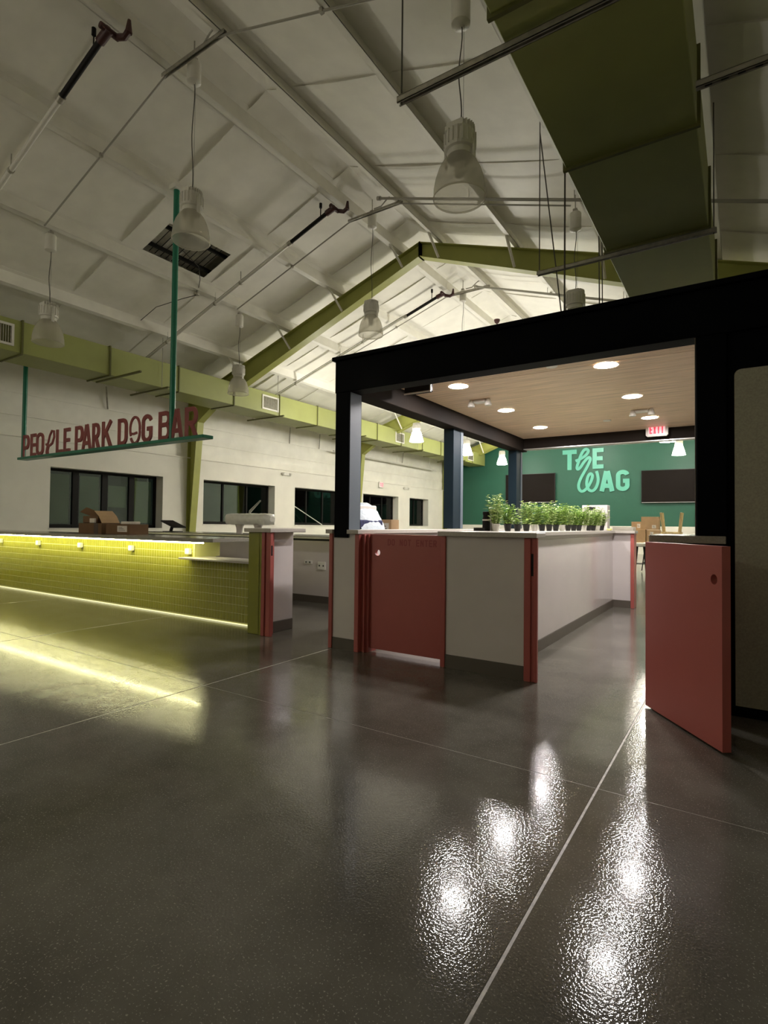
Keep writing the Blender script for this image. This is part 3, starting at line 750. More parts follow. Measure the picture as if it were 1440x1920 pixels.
MB().box(-5.40, -5.375, BY+.0, 4.5, .715, .905).build('end_panel', M['paleend'], bar)
MB().cbox(-12.38, -4.25, 4.46, 4.60, 0, .69, .004).build('inner_panel', M['brownwood'], bar)
for x in (-7.87, -6.62, -5.46, -9.1, -10.4):
    MB().cbox(x-.035, x+.035, BY-.05, BY, .745, .815, .006).build('bag_hook', M['white'], bar)

# ---- end pier of the bar
pier = thing('end_pier', 'short pier with olive front, salmon jamb and white side at the end of the bar', 'partition', (-4.08, 4.2, 0))
MB().cbox(-4.225, -4.06, 3.905, 4.36, .0, 1.03, .003).box(-4.07, -4.02, 3.905, 4.02, 0, 1.03).build('front_panel', M['bargreen'], pier)
MB().cbox(-4.02, -3.975, 3.885, 4.02, 0, 1.03, .003).cbox(-3.975, -3.95, 3.90, 3.96, 0, 1.03, .002).cbox(-3.95, -3.895, 3.885, 3.925, 0, 1.03, .003).build('jamb', M['salmon'], pier)
MB().box(-3.897, -3.8935, 3.895, 3.915, .80, .90).build('finger_pull', M['hole'], pier)
MB().cbox(-4.06, -4.03, 4.02, 4.36, .11, 1.03, .003).build('side_panel', M['panel'], pier)
MB().cbox(-4.06, -4.026, 4.02, 4.363, 0, .11, .003).build('base', M['base'], pier)
MB().cbox(-4.25, -3.872, 3.86, 4.38, 1.03, 1.07, .004).build('cap', M['cap'], pier)

# ---- counter behind the bar
bb = thing('back_counter', 'low grey counter behind the bar with white outlets on its front', 'counter', (-7, 6.2, 0))
MB().box(-9.3, -3.3, 5.97, 6.6, .1, .885).build('front_panel', M['panel'], bb)
MB().box(-9.3, -3.3, 5.955, 6.58, 0, .1).build('base', M['base'], bb)
MB().cbox(-9.35, -3.25, 5.85, 6.65, .91, .95, .004).build('countertop', M['stone'], bb)
MB().box(-9.3, -3.3, 5.9, 6.6, .88, .912).build('dark_gap', M['black'], bb)  # dark gap under the counter overhang, put in as a black strip
for x, z, h in ((-5.21, .57, .05), (-4.96, .53, .11)):
    o = MB().cbox(x-.075, x+.065, 5.95, 5.972, z-h/2, z+h/2, .004).build('outlet', M['white'], bb)
    MB().box(x-.05, x-.03, 5.948, 5.951, z-.012, z+.012).box(x+.02, x+.04, 5.948, 5.951, z-.012, z+.012).build('socket', M['ink'], o)

# ================================================================ PAVILION
PXL, PXR, PYF, PYB = -3.085, -0.235, 3.87, 8.55
ZB, ZT, ZC = 2.31, 2.60, 2.50
pav = thing('pavilion', 'black framed open pavilion with timber ceiling and recessed lamps', 'pavilion', (-1.65, 6.2, 0))
MB().cbox(PXL-.01, XE-.01, PYF, PYF+.16, ZB, ZT, .004).build('front_beam', M['ironbl'], pav)
MB().cbox(PXL-.03, XE-.01, PYF-.03, PYF+.18, ZT, ZT+.035, .004).build('beam_cap', M['ironbl'], pav)
MB().cbox(PXL, PXL+.20, PYF+.16, PYB, ZB, ZT, .004).build('left_beam', M['beamin'], pav)
MB().cbox(PXL+.20, XE-.01, PYB-.17, PYB, ZB+.03, ZT, .004).build('rear_beam', M['beamin'], pav)
MB().cbox(PXL+.20, XE-.01, PYB-.172, PYB-.02, ZB+.018, ZB+.03, .001).build('beam_edge', M['silver'], pav)
MB().box(PXL+.05, XE-.02, PYF+.02, PYB-.01, ZC+.02, ZT-.01).build('roof_board', M['ironbl'], pav)
MB().box(PXL+.18, -.225, PYF+.155, PYF+.165, ZB+.002, ZC).build('beam_lining', M['beamin'], pav)
n = 22; y0 = PYF+.16; pitch_ = (PYB-.17-y0)/n
for k in range(n):
    ya = y0+k*pitch_; m_ = MB()
    nr = 5 if k < 4 else 1
    for q in range(nr):
        a = ya+.0015+(pitch_-.003)*q/nr; b = ya+.0015+(pitch_-.003)*(q+1)/nr-(.006 if nr > 1 else .0)
        m_.cbox(PXL+.20, -.10, a, b, ZC, ZC+.02, .0015)
    m_.build('ceiling_plank', M['wood'], pav)
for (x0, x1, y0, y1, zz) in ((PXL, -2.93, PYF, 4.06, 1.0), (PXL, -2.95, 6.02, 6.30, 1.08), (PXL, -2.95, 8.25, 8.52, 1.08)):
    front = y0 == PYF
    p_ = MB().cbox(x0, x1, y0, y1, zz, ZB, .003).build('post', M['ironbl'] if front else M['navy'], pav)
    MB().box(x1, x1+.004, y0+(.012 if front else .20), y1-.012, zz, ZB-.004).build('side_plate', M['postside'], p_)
# right hand black wall with its grey infill
MB().cbox(-.235, -.075, PYF, PYF+.16, 1.0, ZB, .004).build('post', M['ironbl'], pav)
MB().box(-.075, XE-.01, PYF+.03, PYF+.15, 0, ZB).build('infill_wall', M['ironbl'], pav)
MB().cbox(-.243, -.236, PYF+.01, PYF+.15, 1.06, ZB+.0, .002).build('corner_bead', M['base'], pav)
# infill panel with one rounded top corner
pp = [(-.035, .07), (1.6, .07), (1.6, 2.075), (.0, 2.075)] + [(-.035+.035*(1-math.sin(a)), 2.04+.035*math.cos(a)) for a in [PI/2*k/5 for k in range(1, 6)]]
MB().prism(pp, lambda u, v, d: (u, d, v), PYF+.0, PYF+.03).build('infill_panel', M['panelgrey'], pav)
# roof cables of the pavilion
for k, (p, q, l) in enumerate((((-1.905, 6.04, roof(-1.9)), (-1.56, 6.04, ZT+.03), 'left slanting thin steel cable down to the pavilion roof, crossing a rod'),
                           ((-1.37, 6.5, 5.4), (-1.345, 6.5, ZT+.03), 'pair of thin steel cables down to the pavilion roof beside the right duct'),
                           ((-1.21, 4.5, 4.06), (-1.21, 4.5, ZT+.03), 'single thin steel cable from the duct flange to the pavilion roof'))):
    m_ = MB().tube([p, q], .007, 6)
    if k == 1: m_.tube([(p[0]+.035, p[1], p[2]), (q[0]+.03, q[1], q[2])], .006, 6)
    tag(m_.build('support_cable', M['cord']), l, 'cable', 'pavilion support cables')
# recessed lamps
DL = [(-2.34, 4.87, 'front left'), (-.96, 4.87, 'front right, largest in view'), (-2.34, 6.18, 'middle left'), (-.96, 6.18, 'middle right'), (-2.34, 7.49, 'rear left'), (-.96, 7.49, 'rear right, above the exit sign')]
for x, y, l in DL:
    t = thing('downlight', 'lit round recessed lamp in the pavilion ceiling, %s of six' % l, 'lamp', (x, y, ZC), 'recessed pavilion lamps')
    MB().lathe([(.085, 0), (.10, -.006), (.105, 0)], 24, (x, y, ZC-.001)).build('trim_ring', M['white'], t, smooth=True)
    MB().lathe([(.0, -.004), (.085, -.004)], 24, (x, y, ZC-.001)).build('lens', M['emit_down'], t)
def emergency(loc, label, wall=False):
    t = thing('emergency_light', label, 'emergency light', loc, 'emergency lights')
    x, y, z = loc
    if wall:
        MB().cbox(x, x+.05, y-.14, y+.14, z-.05, z+.05, .01).build('housing', M['white'], t)
        for s_ in (-1, 1):
            MB().lathe([(.02, -.06), (.05, 0), (.055, .03)], 12, (x+.05, y+.17*s_, z), True, True).build('lamp_head', M['white'], t, smooth=True)
    else:
        MB().cbox(x-.075, x+.075, y-.045, y+.045, z-.035, z, .01).build('housing', M['white'], t)
        for s_ in (-1, 1):
            MB().lathe([(.036, -.075), (.038, -.062), (.024, -.015), (.014, 0)], 14, (x+.10*s_, y-.03, z), True, True).build('lamp_head', M['white'], t, smooth=True)
emergency((-2.39, 5.54, ZC), 'white two-headed emergency light on the timber ceiling, left one')
emergency((-.97, 6.95, ZC), 'white two-headed emergency light on the timber ceiling, near the exit sign')
emergency((WF, 13.0, 2.73), 'two-headed emergency light on the white wall above the second and third windows', True)
emergency((WF, 20.55, 2.73), 'two-headed emergency light on the white wall over the farthest windows', True)
for (x, y, l) in ((-1.36, 4.66, 'small white sprinkler cover on the timber ceiling near the front beam'), (-1.45, 7.42, 'small sprinkler cover on the timber ceiling near the rear beam')):
    tag(MB().lathe([(.045, -.012), (.05, -.006), (.05, 0)], 16, (x, y, ZC), True, True).build('sprinkler_cover', M['white'], smooth=True), l, 'sprinkler')
t = thing('ceiling_vent', 'dark slot box with a white rim under the timber ceiling at front left', 'vent', (-2.62, 4.62, ZC))
MB().cbox(-2.77, -2.474, 4.552, 4.60, ZC-.105, ZC, .012).build('housing', M['beamin'], t)
MB().box(-2.77, -2.472, 4.540, 4.552, ZC-.105, ZC-.092).box(-2.482, -2.470, 4.540, 4.552, ZC-.095, ZC-.004).build('rim', M['white'], t)
MB().prism([(-2.765, ZC-.088), (-2.50, ZC-.088), (-2.487, ZC-.075), (-2.487, ZC-.006), (-2.765, ZC-.006)], lambda u, v, d: (u, d, v), 4.546, 4.552).build('opening', M['hole'], t)
def exit_sign(o, ux, nrm, W, H, label):
    "o = centre of the face, ux = reading direction, nrm = toward the reader"
    o, ux, nrm = Vector(o), Vector(ux), Vector(nrm)
    t = thing('exit_sign', label, 'exit sign', o, 'exit signs')
    F = lambda u, v, d: o + ux*u + Vector((0, 0, 1))*v + nrm*d
    c = .02; m_ = MB().prism([(-W/2+c, -H/2), (W/2-c, -H/2), (W/2, -H/2+c), (W/2, H/2-c), (W/2-c, H/2), (-W/2+c, H/2), (-W/2, H/2-c), (-W/2, -H/2+c)], lambda u, v, d: F(u, v, -d), -.0, .045)
    m_.build('housing', M['white'], t)
    MB().prism([(-W*.37, -H*.36), (W*.37, -H*.36), (W*.37, H*.40), (-W*.37, H*.40)], F, .0005, .003).build('face', M['exitface'], t)
    for k, ch in enumerate('EXIT'):
        h = H*.62; ww = W*.13; x0 = -W*.33+k*W*.172
        put_letter(ch, lambda u, v, d: F(x0+u*h, -h*.48+v*h, d), ww/h, .16, .003, .005, M['exitletter'], t)
exit_sign((-.97, PYB-.30, 2.46), (1, 0, 0), (0, -1, 0), .275, .175, 'lit red exit sign at the rear beam of the pavilion')
exit_sign((WF+.06, 18.55, 2.75), (0, -1, 0), (1, 0, 0), .34, .24, 'small lit red exit sign on the white wall above a dark window')
tl = thing('tube_light', 'bright short tube light just below the exit sign, far behind the pavilion', 'lamp', (-2.3, 22.0, 4.3))
MB().cbox(-2.62, -1.98, 21.95, 22.07, 4.30, 4.36, .01).build('lens', M['emit_tube'], tl); MB().box(-2.6, -2.0, 21.97, 22.05, 4.36, 4.40).build('housing', M['white'], tl)
MB().tube([(-2.3, 22, 4.4), (-2.3, 22, roof(-2.3)+.22)], .008, 6).build('stem', M['grey'], tl)

# ================================================================ PARTITIONS
def panelled(name, label, loc): return thing(name, label, 'partition', loc)
# left stub
st = panelled('stub_partition', 'narrow grey partition with salmon jambs and stone cap at the foot of the black corner post', (-2.98, 4.1, 0))
MB().cbox(-3.145, -3.105, 3.875, 4.06, 0, 1.035, .003).cbox(-2.855, -2.81, 3.875, 4.06, 0, 1.035, .003).build('jamb', M['salmon'], st)
MB().cbox(-3.105, -2.855, 3.89, 4.05, .10, 1.035, .002).build('panel', M['panel'], st)
MB().box(-3.105, -2.855, 3.885, 4.05, 0, .10).build('base', M['base'], st)
MB().cbox(-3.165, -3.087, 3.845, 4.10, 1.035, 1.072, .003).cbox(-2.925, -2.80, 3.845, 4.10, 1.035, 1.072, .003).box(-3.09, -2.92, 4.062, 4.10, 1.035, 1.072).build('cap', M['cap'], st)
MB().box(-2.81, -2.775, 3.92, 4.06, 0, 1.03).cbox(-2.775, -2.765, 3.90, 4.06, 0, 1.03, .002).box(-2.765, -2.74, 3.93, 4.06, 0, 1.03).build('strike_groove', M['salmon'], st)
# left partition running back, with cap
lw = panelled('low_wall', 'white low wall running back under the left pavilion posts', (-3.0, 6.2, 0))
MB().cbox(-3.08, -2.93, 4.06, 8.36, .1, 1.035, .003).build('panel', M['panel'], lw)
MB().box(-3.085, -2.925, 4.06, 8.365, 0, .1).build('base', M['base'], lw)
MB().cbox(-3.12, -2.89, 4.10, 8.42, 1.035, 1.072, .003).build('cap', M['cap'], lw)
# rear low wall
rw = panelled('low_wall', 'white low wall across the rear with a salmon end post and a tray on top', (-2.1, 8.27, 0))
MB().cbox(-2.93, -1.29, 8.20, 8.36, .1, 1.035, .003).build('panel', M['panel'], rw)
MB().box(-2.93, -1.29, 8.193, 8.36, 0, .1).build('base', M['base'], rw)
MB().cbox(-1.29, -1.245, 8.18, 8.38, 0, 1.035, .003).build('jamb', M['salmon'], rw)
MB().cbox(-2.89, -1.23, 8.15, 8.42, 1.035, 1.072, .003).build('cap', M['cap'], rw)
# front partition and long side
fw = panelled('low_wall', 'grey front low wall between the closed red gate and the salmon corner post', (-1.6, 3.95, 0))
MB().cbox(-1.965, -1.325, 3.89, 4.04, .10, 1.035, .003).build('panel', M['panel'], fw)
MB().box(-1.965, -1.325, 3.882, 4.04, 0, .10).build('base', M['base'], fw)
MB().cbox(-2.005, -1.965, 3.875, 4.04, 0, 1.035, .003).cbox(-1.325, -1.275, 3.87, 4.03, 0, 1.035, .004).cbox(-1.275, -1.255, 3.882, 3.90, 0, 1.035, .002).cbox(-1.255, -1.228, 3.87, 3.90, 0, 1.035, .004).build('jamb', M['salmon'], fw)
MB().box(-1.274, -1.256, 3.879, 3.8815, .76, .92).build('finger_pull', M['hole'], fw)
MB().cbox(-2.02, -1.225, 3.845, 4.06, 1.035, 1.072, .003).build('cap', M['cap'], fw)
sw = panelled('low_wall', 'long glossy white low wall on the right with seedling pots along its top', (-1.6, 6.1, 0))
MB().cbox(-1.66, -1.525, 4.04, 8.20, .10, 1.0, .003).build('panel', M['panel'], sw)
MB().box(-1.66, -1.518, 4.04, 8.195, 0, .10).build('base', M['base'], sw)
MB().box(-1.70, -1.515, 4.06, 8.18, 1.0, 1.035).build('fascia', M['cap'], sw)
MB().cbox(-2.05, -1.485, 4.10, 8.15, 1.035, 1.072, .003).build('cap', M['cap'], sw)
# right low wall behind the open gate
qw = panelled('low_wall', 'dark capped low wall at the foot of the black wall behind the open red gate', (-.3, 4.0, 0))
MB().box(-.48, -.075, 3.89, 4.03, 0, 1.0).build('panel', M['base'], qw)
MB().cbox(-.50, -.08, 3.86, 4.62, 1.025, 1.072, .003).build('cap', M['stone'], qw)
MB().box(-.50, -.12, 3.87, 4.05, .985, 1.025).build('fascia', M['ironbl'], qw)

# ---- gates
g = thing('gate', 'closed dark red sliding gate reading DO NOT ENTER in the front of the pavilion', 'gate', (-2.37, 3.98, 0))
def holed_panel(m_, x0, x1, y0, y1, z0, z1, hx, hz, r, n=20):
    ring = [(hx+r*math.cos(2*PI*k/n+PI/4), hz+r*math.sin(2*PI*k/n+PI/4)) for k in range(n)]
    outer = []
    cs = [(x1, z1), (x0, z1), (x0, z0), (x1, z0)]; q = n//4
    for k in range(n):
        a = cs[k//q]; b = cs[(k//q+1) % 4]; u = (k % q)/q; outer.append((a[0]+(b[0]-a[0])*u, a[1]+(b[1]-a[1])*u))
    vs = [(u, y0, v) for u, v in ring+outer] + [(u, y1, v) for u, v in ring+outer]; fs = []
    for k in range(n):
        j = (k+1) % n
        fs += [(k, n+k, n+j, j)[::-1], (2*n+k, 2*n+j, 3*n+j, 3*n+k)[::-1], (n+k, 3*n+k, 3*n+j, n+j)[::-1], (k, j, 2*n+j, 2*n+k)[::-1]]
    return m_.add(vs, fs)
holed_panel(MB(), -2.745, -2.005, 3.955, 3.995, .035, 1.035, -2.665, .875, .028).build('leaf', M['salmon'], g)
txt = 'DO NOT ENTER'; x = -2.56; h = .056
for ch in txt:
    if ch != ' ': put_letter(ch, lambda u, v, d: (x+u*h, 3.955-d, .94+v*h), .56, .17, -.001, .0006, M['salmondk'], g)
    x += .0405
# open swinging gate
A = Vector((-.508, 3.77)); Bv = Vector((-.085, 3.195)); ang = math.atan2(Bv.y-A.y, Bv.x-A.x); Lg = .715
g = thing('gate', 'open salmon red gate with a finger hole, standing ajar at the right of the pavilion', 'gate', (0, 0, 0))
holed_panel(MB(), 0, Lg, 0, .045, .012, 1.03, Lg-.06, .86, .026).build('leaf', M['salmon'], g)
MB().tube([(-.006, .05, .15), (-.006, .05, .25)], .008, 8).tube([(-.006, .05, .8), (-.006, .05, .9)], .008, 8).build('hinge', M['black'], g)
g.location = (A.x, A.y, 0); g.rotation_euler = (0, 0, ang)

# ================================================================ LOOSE OBJECTS
def carton(x0, x1, y0, y1, z0, z1, label, mat, cat='box', group=None, labels=(), tapes=(), rot=0.0, flaps=False, name='cardboard_box'):
    "closed or open carton; labels: (u0,u1,v0,v1) on the front as fractions"
    c = Vector(((x0+x1)/2, (y0+y1)/2, z0)); t = thing(name, label, cat, c, group)
    if flaps:
        k = .006
        m_ = MB().box(x0, x1, y0, y0+k, z0, z1).box(x0, x1, y1-k, y1, z0, z1).box(x0, x0+k, y0, y1, z0, z1).box(x1-k, x1, y0, y1, z0, z1).box(x0, x1, y0, y1, z0, z0+k)
        m_.build('carton', mat, t)
    else:
        m_ = MB().cbox(x0, x1, y0, y1, z0, z1, .004); m_.build('carton', mat, t)
        MB().box((x0+x1)/2-.001, (x0+x1)/2+.001, y0, y1, z1, z1+.0008).build('flap_seam', M['carddk'], t)
    for (u0, u1, v0, v1) in labels:
        lb = MB().box(x0+(x1-x0)*u0, x0+(x1-x0)*u1, y0-.0015, y0, z0+(z1-z0)*v0, z0+(z1-z0)*v1).build('paper_label', M['label'], t)
        m_ = MB()
        for q in range(3):
            zz = z0+(z1-z0)*(v0+(v1-v0)*(.25+.22*q)); a = x0+(x1-x0)*(u0+(u1-u0)*.12)
            m_.box(a, a+(x1-x0)*(u1-u0)*(.7-.15*q), y0-.0022, y0-.0014, zz, zz+(z1-z0)*(v1-v0)*.06)
        m_.build('print', M['ink'], lb)
    for (u0, u1) in tapes:
        MB().box(x0+(x1-x0)*u0, x0+(x1-x0)*u1, y0-.0012, y0, z0, z1).build('packing_tape', M['tape'], t)
    t.rotation_euler = (0, 0, rot)
    return t
ZC_ = .945
carton(-7.55, -7.02, 4.30, 4.60, ZC_, 1.085, 'low cardboard box with a printed white label on the bar top', M['carddk'], labels=[(.50, .90, .25, .85)], rot=.06)
b1 = carton(-8.28, -7.62, 4.28, 4.62, ZC_, 1.095, 'dark cardboard box with brown tape on the bar top', M['carddk'], tapes=[(.68, .86)], rot=-.03)
t = carton(-8.22, -7.80, 4.32, 4.60, 1.096, 1.20, 'open cardboard box with raised flap stacked on a dark box', M['carddk'], flaps=True)
MB().bar((-7.80, 4.46, 1.20), (-7.92, 4.46, 1.275), .27, .006, up=(1, 0, 1)).build('flap', M['card'], t)
MB().bar((-8.01, 4.32, 1.20), (-8.02, 4.42, 1.27), .40, .006, up=(0, 1, 1)).build('flap', M['carddk'], t)
MB().bar((-7.80, 4.46, 1.20), (-7.72, 4.46, 1.10), .27, .006, up=(1, 0, 0)).build('flap', M['card'], t)
MB().cbox(-7.93, -7.80, 4.26, 4.29, 1.10, 1.165, .004).build('leaflet', M['label'], t)
t = tag(MB().cbox(-7.40, -7.14, 4.42, 4.56, 1.086, 1.125, .006).build('paper_packet', M['label']), 'white paper packet lying on the labelled cardboard box', 'packet')
# payment tablet
t = thing('payment_tablet', 'black tablet tilted on a stand on the counter behind the bar', 'tablet', (-8.55, 6.1, .95))
MB().cbox(-8.75, -8.40, 6.02, 6.2, .95, .962, .004).build('foot', M['black'], t)
MB().bar((-8.62, 6.1, .96), (-8.56, 6.1, 1.08), .05, .03, up=(0, 1, 0)).build('stand', M['black'], t)
MB().bar((-8.74, 6.1, 1.145), (-8.36, 6.1, 1.03), .26, .022, up=(.3, 0, 1)).build('tablet', M['tvframe'], t, bevel=.004)
MB().bar((-8.73, 6.1, 1.157), (-8.36, 6.1, 1.045), .235, .002, up=(.3, 0, 1)).build('display', M['tv'], t)
# wrapped draft tower
t = thing('draft_tower', 'plastic wrapped drinks tower with two round feet on the back counter', 'drinks tower', (-6.7, 6.2, .95))
m_ = MB(); ring = 14; rs = random.Random(3)
vs = []; fs = []; nx = 22
for i in range(nx+1):
    u = i/nx; x = -7.22+1.04*u; e = min(1, (1-abs(2*u-1))*5+.45)
    for k in range(ring):
        a = 2*PI*k/ring; r = .095*e*(1+.10*rs.random()); sq = 1/max(abs(math.cos(a)), abs(math.sin(a)))**.6
        vs.append((x, 6.2+r*1.15*math.cos(a)*sq, 1.185+r*.92*math.sin(a)*sq))
for i in range(nx):
    for k in range(ring): a = i*ring+k; b = i*ring+(k+1) % ring; fs.append((a, b, b+ring, a+ring))
fs.append(tuple(range(ring))[::-1]); fs.append(tuple(nx*ring+k for k in range(ring)))
m_.add(vs, fs).build('wrapped_body', M['plastic'], t, smooth=True)
for x in (-6.93, -6.50):
    MB().lathe([(.058, 0), (.05, .03), (.055, .09), (.075, .15)], 18, (x, 6.2, .95), True, True).build('pedestal', M['panel'], t, smooth=True)
MB().tube([(-6.66, 6.16, 1.27), (-6.60, 6.12, 1.31), (-6.25, 6.0, 1.47)], [.014, .022, .012], 8).build('tap_handle', M['silver'], t, smooth=True)
tag(MB().tube([(-12.62, 13.5, 1.78), (-12.30, 14.75, 1.09)], .016, 8).build('window_pole', M['white'], smooth=True), 'thin white pole leaning across the third dark window', 'pole')
# boxes and cover behind the black post
t = carton(-4.40, -4.02, 6.25, 6.5, .95, 1.19, 'light cardboard box with several white labels behind the red gate', M['card'], labels=[(.08, .32, .35, .7), (.38, .58, .1, .4), (.66, .90, .15, .8)], rot=.12)
t = thing('covered_machine', 'machine under a pale blue plastic sheet and navy cloth beside the black corner post', 'covered machine', (-3.08, 4.4, 1.07))
m_ = MB(); vs = []; fs = []; rs = random.Random(5); NU, NV = 12, 10
prof = [(0, 1.335), (.45, 1.335), (.62, 1.29), (.8, 1.20), (.92, 1.10), (1.0, 1.02)]
def at_prof(u):
    for (a, za), (b, zb) in zip(prof[:-1], prof[1:]):
        if u <= b: return za+(zb-za)*(u-a)/(b-a)
    return prof[-1][1]
for i in range(NU+1):
    u = i/NU
    for j in range(NV+1):
        v = j/NV; side = min(1, 4*min(v, 1-v)+.0)
        z = at_prof(u); z = z - (1-side)*.05 + .006*rs.random()
        vs.append((-3.30+.30*u+.008*rs.random(), 4.22+.40*v, z))
for i in range(NU):
    for j in range(NV): a = i*(NV+1)+j; fs.append((a, a+NV+1, a+NV+2, a+1))
fs_side = []
m_.add(vs, fs)
# skirts of the sheet down to the navy cloth
for j, y in ((0, 4.22), (NV, 4.62)):
    for i in range(NU):
        a = i*(NV+1)+j; p, q = Vector(vs[a]), Vector(vs[a+NV+1])
        lo = lambda r: Vector((r.x+.004, r.y, min(r.z-.01, 1.15+.02*math.sin(r.x*60))))
        m_.add([p, q, lo(q), lo(p)], [(0, 1, 2, 3)])
m_.build('plastic_sheet', M['sheet'], t, smooth=True)
MB().cbox(-3.28, -3.035, 4.195, 4.60, 1.075, 1.165, .012).build('navy_cloth', M['bluecloth'], t)
MB().cbox(-3.27, -3.10, 4.26, 4.58, 1.16, 1.31, .01).build('machine_body', M['white'], t)
m_ = MB(); m_.add([(-3.075, 4.20, 1.10), (-3.0, 4.15, 1.08), (-2.965, 3.835, 1.076), (-3.02, 3.835, 1.076), (-2.955, 3.832, 1.01), (-3.0, 3.832, 1.01)], [(0, 1, 2, 3), (3, 2, 4, 5)])
# ---- row of seedling pots along the right low wall
rs = random.Random(11)
def herb(x, y, z, hgt, rad, nleaf, label, pale, dark_pot):
    t = thing('potted_herb', label, 'plant', (x, y, z), 'potted herbs on the low wall')
    ph = .062
    MB().lathe([(.026, 0), (.036, ph), (.039, ph), (.039, ph+.006), (.033, ph+.006), (.031, ph-.01)], 12, (x, y, z), True, False).build('pot', M['potdk'] if dark_pot else M['pot'], t, smooth=True)
    MB().lathe([(0.0, ph-.009), (.031, ph-.009)], 12, (x, y, z)).build('soil', M['soil'], t)
    sm, lm = MB(), MB()
    for k in range(nleaf//5):
        a = rs.random()*2*PI; r = rad*math.sqrt(rs.random()); top = Vector((x+r*math.cos(a), y+r*math.sin(a), z+hgt*(.6+.42*rs.random())))
        b0 = Vector((x+.02*math.cos(a), y+.02*math.sin(a), z+ph-.01)); mid = (b0+top)/2+Vector((.012*math.cos(a), .012*math.sin(a), .01))
        sm.tube([b0, mid, top], .0016, 3)
        for q in range(6):
            u = .12+.88*q/5; p = b0.lerp(mid, u*2) if u < .5 else mid.lerp(top, (u-.5)*2)
            th = rs.random()*2*PI; ln = .028+.03*rs.random(); wd = ln*.62; d = Vector((math.cos(th), math.sin(th), .35-.5*rs.random())).normalized()
            sd = d.cross(Vector((0, 0, 1))).normalized()*wd/2; up = Vector((0, 0, .004))
            lm.add([p, p+d*ln*.4+sd+up, p+d*ln, p+d*ln*.4-sd+up], [(0, 1, 2), (0, 2, 3)])
    sm.build('stems', M['stem'], t, kind='stuff'); lm.build('leaves', M['leaf2'] if pale else M['leaf'], t, kind='stuff')
spots = []
for k in range(17):
    u = k/16; x = -1.88+.28*u**.7; y = 4.72+3.12*u
    hh = (.33, .25, .15, .28, .27, .24, .30, .25, .29, .26, .27, .24, .28, .25, .24, .27, .24)[k]
    spots.append((x, y, hh*(1+.12*u), .075+.03*rs.random(), 60 if k == 2 else 230, k % 3 == 0 or k == 16, k not in (0, 4, 8, 12, 15)))
words_ = ['first', 'second', 'third', 'fourth', 'fifth', 'sixth', 'seventh', 'eighth', 'ninth', 'tenth', 'eleventh', 'twelfth', 'thirteenth', 'fourteenth', 'fifteenth', 'sixteenth', 'last']
for k, (x, y, h, r, n, p, d) in enumerate(spots):
    herb(x, y, 1.072, h, r, n, '%s leafy green herb pot from the left on the white low wall%s' % (words_[k], ', tallest one' if k == 0 else ''), p, d)
# bottle, tape roll, pitcher at the left of the pots
t = thing('black_bottle', 'squat black bottle with white band left of the herb pots', 'bottle', (-2.0, 5.0, 1.072))
MB().lathe([(.034, 0), (.036, .01), (.036, .115), (.03, .13), (.03, .15)], 18, (-1.985, 4.75, 1.072), True, True).build('body', M['black'], t, smooth=True)
MB().lathe([(.0365, .095), (.0365, .108)], 18, (-1.985, 4.75, 1.072)).build('band', M['label'], t, smooth=True)
MB().lathe([(.033, .15), (.034, .155), (.034, .175), (.03, .18)], 18, (-1.985, 4.75, 1.072), True, True).build('lid', M['black'], t, smooth=True)
t = thing('tape_roll', 'flat black tape roll lying left of the black bottle', 'tape', (-2.0, 4.62, 1.072))
MB().lathe([(.03, 0), (.05, 0), (.05, .03), (.03, .03), (.03, 0)], 20, (-2.0, 4.62, 1.072)).build('roll', M['black'], t, smooth=True)
MB().lathe([(.029, .002), (.031, .002), (.031, .031), (.029, .031)], 20, (-2.0, 4.62, 1.072)).build('core', M['card'], t, smooth=True)
t = thing('paper_towel_roll', 'upright white paper roll between the black bottle and the first herb', 'paper roll', (-1.95, 4.78, 1.072))
MB().lathe([(.012, 0), (.034, 0), (.035, .2), (.012, .2)], 20, (-1.93, 4.80, 1.072)).build('roll', M['label'], t, smooth=True)
MB().lathe([(.012, .004), (.012, .205)], 12, (-1.93, 4.80, 1.072)).build('core', M['card'], t, smooth=True)
# white box with hand hole on the rear wall
t = thing('storage_box', 'off white box with a black hand hole standing on the rear low wall', 'box', (-1.78, 8.3, 1.072))
MB().cbox(-1.95, -1.60, 8.22, 8.40, 1.072, 1.435, .006).build('body', M['panel'], t)
MB().prism([(-1.88, 1.36), (-1.77, 1.36), (-1.755, 1.41), (-1.80, 1.405), (-1.84, 1.412), (-1.88, 1.405)], lambda u, v, d: (u, d, v), 8.2185, 8.2215).build('hand_hole', M['hole'], t)
t = thing('clear_tray', 'shallow clear tray with white papers at the right end of the rear low wall', 'tray', (-1.4, 8.25, 1.072))
MB().box(-1.52, -1.25, 8.17, 8.38, 1.072, 1.076).box(-1.52, -1.25, 8.17, 8.174, 1.076, 1.125).box(-1.52, -1.25, 8.376, 8.38, 1.076, 1.125).box(-1.52, -1.516, 8.17, 8.38, 1.076, 1.125).box(-1.254, -1.25, 8.17, 8.38, 1.076, 1.125).build('tray', M['acrylic'], t)
for k in range(3): MB().box(-1.50+.02*k, -1.30+.01*k, 8.19, 8.36, 1.078+.009*k, 1.085+.009*k).build('paper', M['label'], t)
tag(MB().cbox(-1.60, -1.54, 8.16, 8.25, 1.072, 1.10, .01).build('sponge', principled('pale yellow sponge', (.7, .66, .22), .8, var=.2, vscale=60)), 'small pale yellow sponge left of the clear tray', 'sponge')

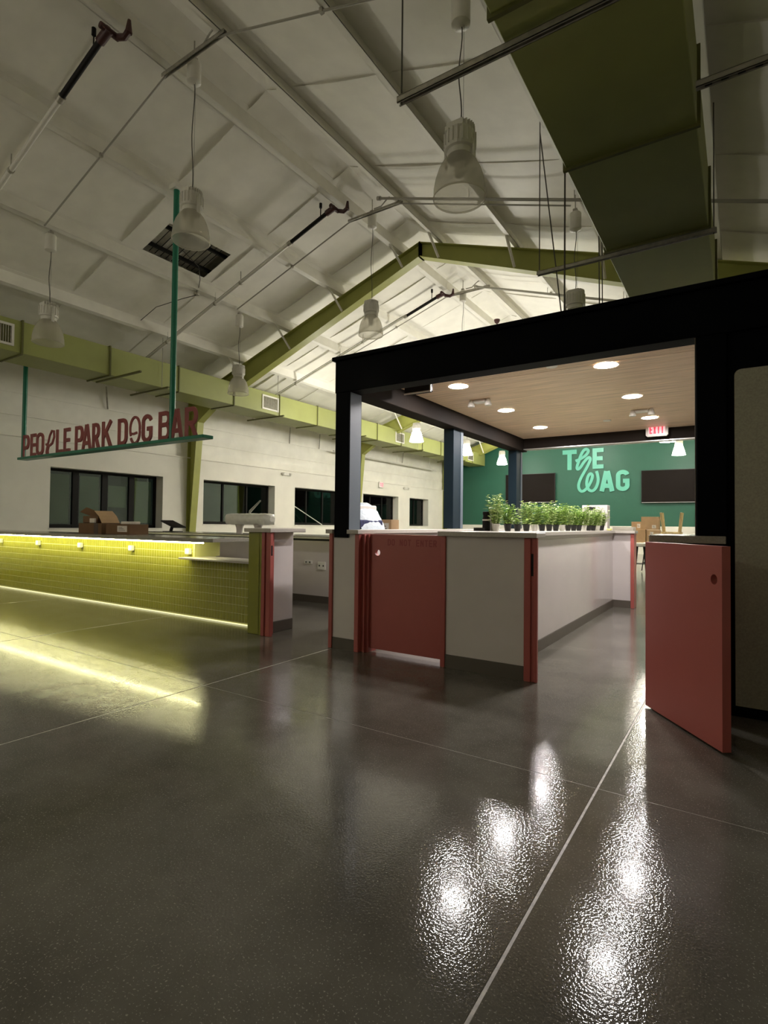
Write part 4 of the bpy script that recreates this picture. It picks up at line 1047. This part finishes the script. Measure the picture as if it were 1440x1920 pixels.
# ---- stools, tables, boxes in the far room
def make_stool(label):
    t = thing('stool', label, 'stool', (0, 0, 0), 'black stools with white seats')
    MB().lathe([(.14, .655), (.165, .67), (.17, .70), (.16, .735), (.12, .75), (0.0, .755)], 24, capb=True).build('seat', M['white'], t, smooth=True)
    for k in range(4):
        a = PI/4+k*PI/2; c, s_ = math.cos(a), math.sin(a)
        lg = MB().tube([(.11*c, .11*s_, .66), (.20*c, .20*s_, .012)], [.017, .012], 8).build('leg', M['black'], t, smooth=True)
        MB().lathe([(.014, 0), (.014, .03)], 8, (.20*c, .20*s_, 0), True, True).build('foot', M['white'], lg)
    MB().tube([(.168*math.cos(2*PI*k/20), .168*math.sin(2*PI*k/20), .24) for k in range(21)], .008, 6).build('foot_ring', M['black'], t, smooth=True)
    return t
s1 = make_stool('black stool with white seat seen in the gap left of the open gate'); s1.location = (-2.06, 14.5, 0)
dup(s1, (-1.93, 15.05, 0), 'black stool with white seat just behind the first one', rotz=.5)
t = thing('dining_table', 'low table loaded with brown cartons in the far room', 'table', (-2.1, 16.0, 0))
MB().cbox(-2.6, -1.5, 15.75, 16.5, .68, .715, .004).build('table_top', M['white'], t)
for x in (-2.55, -1.55):
    for y in (15.8, 16.45): MB().box(x-.025, x+.025, y-.025, y+.025, 0, .68).build('leg', M['black'], t)
GB = 'brown cartons in the far room'
k_ = 16.0/15.5
carton(-2.37, -2.13, 15.80, 16.1, .715, 1.065, 'tall brown carton just above the white stool seat', M['card'], group=GB)
carton(-2.12, -1.80, 15.85, 16.2, .715, 1.06, 'brown carton with a tilted label under the largest carton', M['card'], group=GB, labels=[(.3, .55, .55, .85)])
carton(-2.24, -1.82, 15.86, 16.2, 1.066, 1.405, 'largest brown carton on top of the stack beside the upturned wooden stool', M['card'], group=GB, labels=[(.62, .85, .1, .36)])
carton(-2.52, -2.26, 16.12, 16.42, .715, 1.275, 'smaller brown carton at the left of the stack with a white label', M['card'], group=GB, labels=[(.55, .85, .70, .9)])
t = thing('high_table', 'white high table carrying the upturned wooden stool', 'table', (-1.0, 13.7, 0))
MB().cbox(-1.62, -.35, 13.3, 14.1, .94, .98, .004).build('table_top', M['white'], t)
for x in (-1.5, -.45):
    MB().box(x-.04, x+.04, 13.66, 13.74, .03, .94).build('leg', M['black'], t); MB().cbox(x-.25, x+.25, 13.55, 13.85, 0, .03, .004).build('foot', M['black'], t)
t = thing('upturned_stool', 'pale wooden stool turned upside down on the white high table', 'stool', (-1.3, 13.6, .98))
MB().cbox(-1.50, -1.10, 13.42, 13.78, .981, 1.03, .012).build('seat', M['palewood'], t)
for sx in (-1, 1):
    for sy in (-1, 1):
        MB().bar((-1.30+.155*sx, 13.6+.12*sy, 1.03), (-1.30+.20*sx, 13.6+.17*sy, 1.455), .042, .042, up=(0, 1, 0)).build('leg', M['palewood'], t, bevel=.004)
    MB().bar((-1.30+.168*sx, 13.48, 1.10), (-1.30+.168*sx, 13.72, 1.10), .025, .025).build('stretcher', M['palewood'], t)
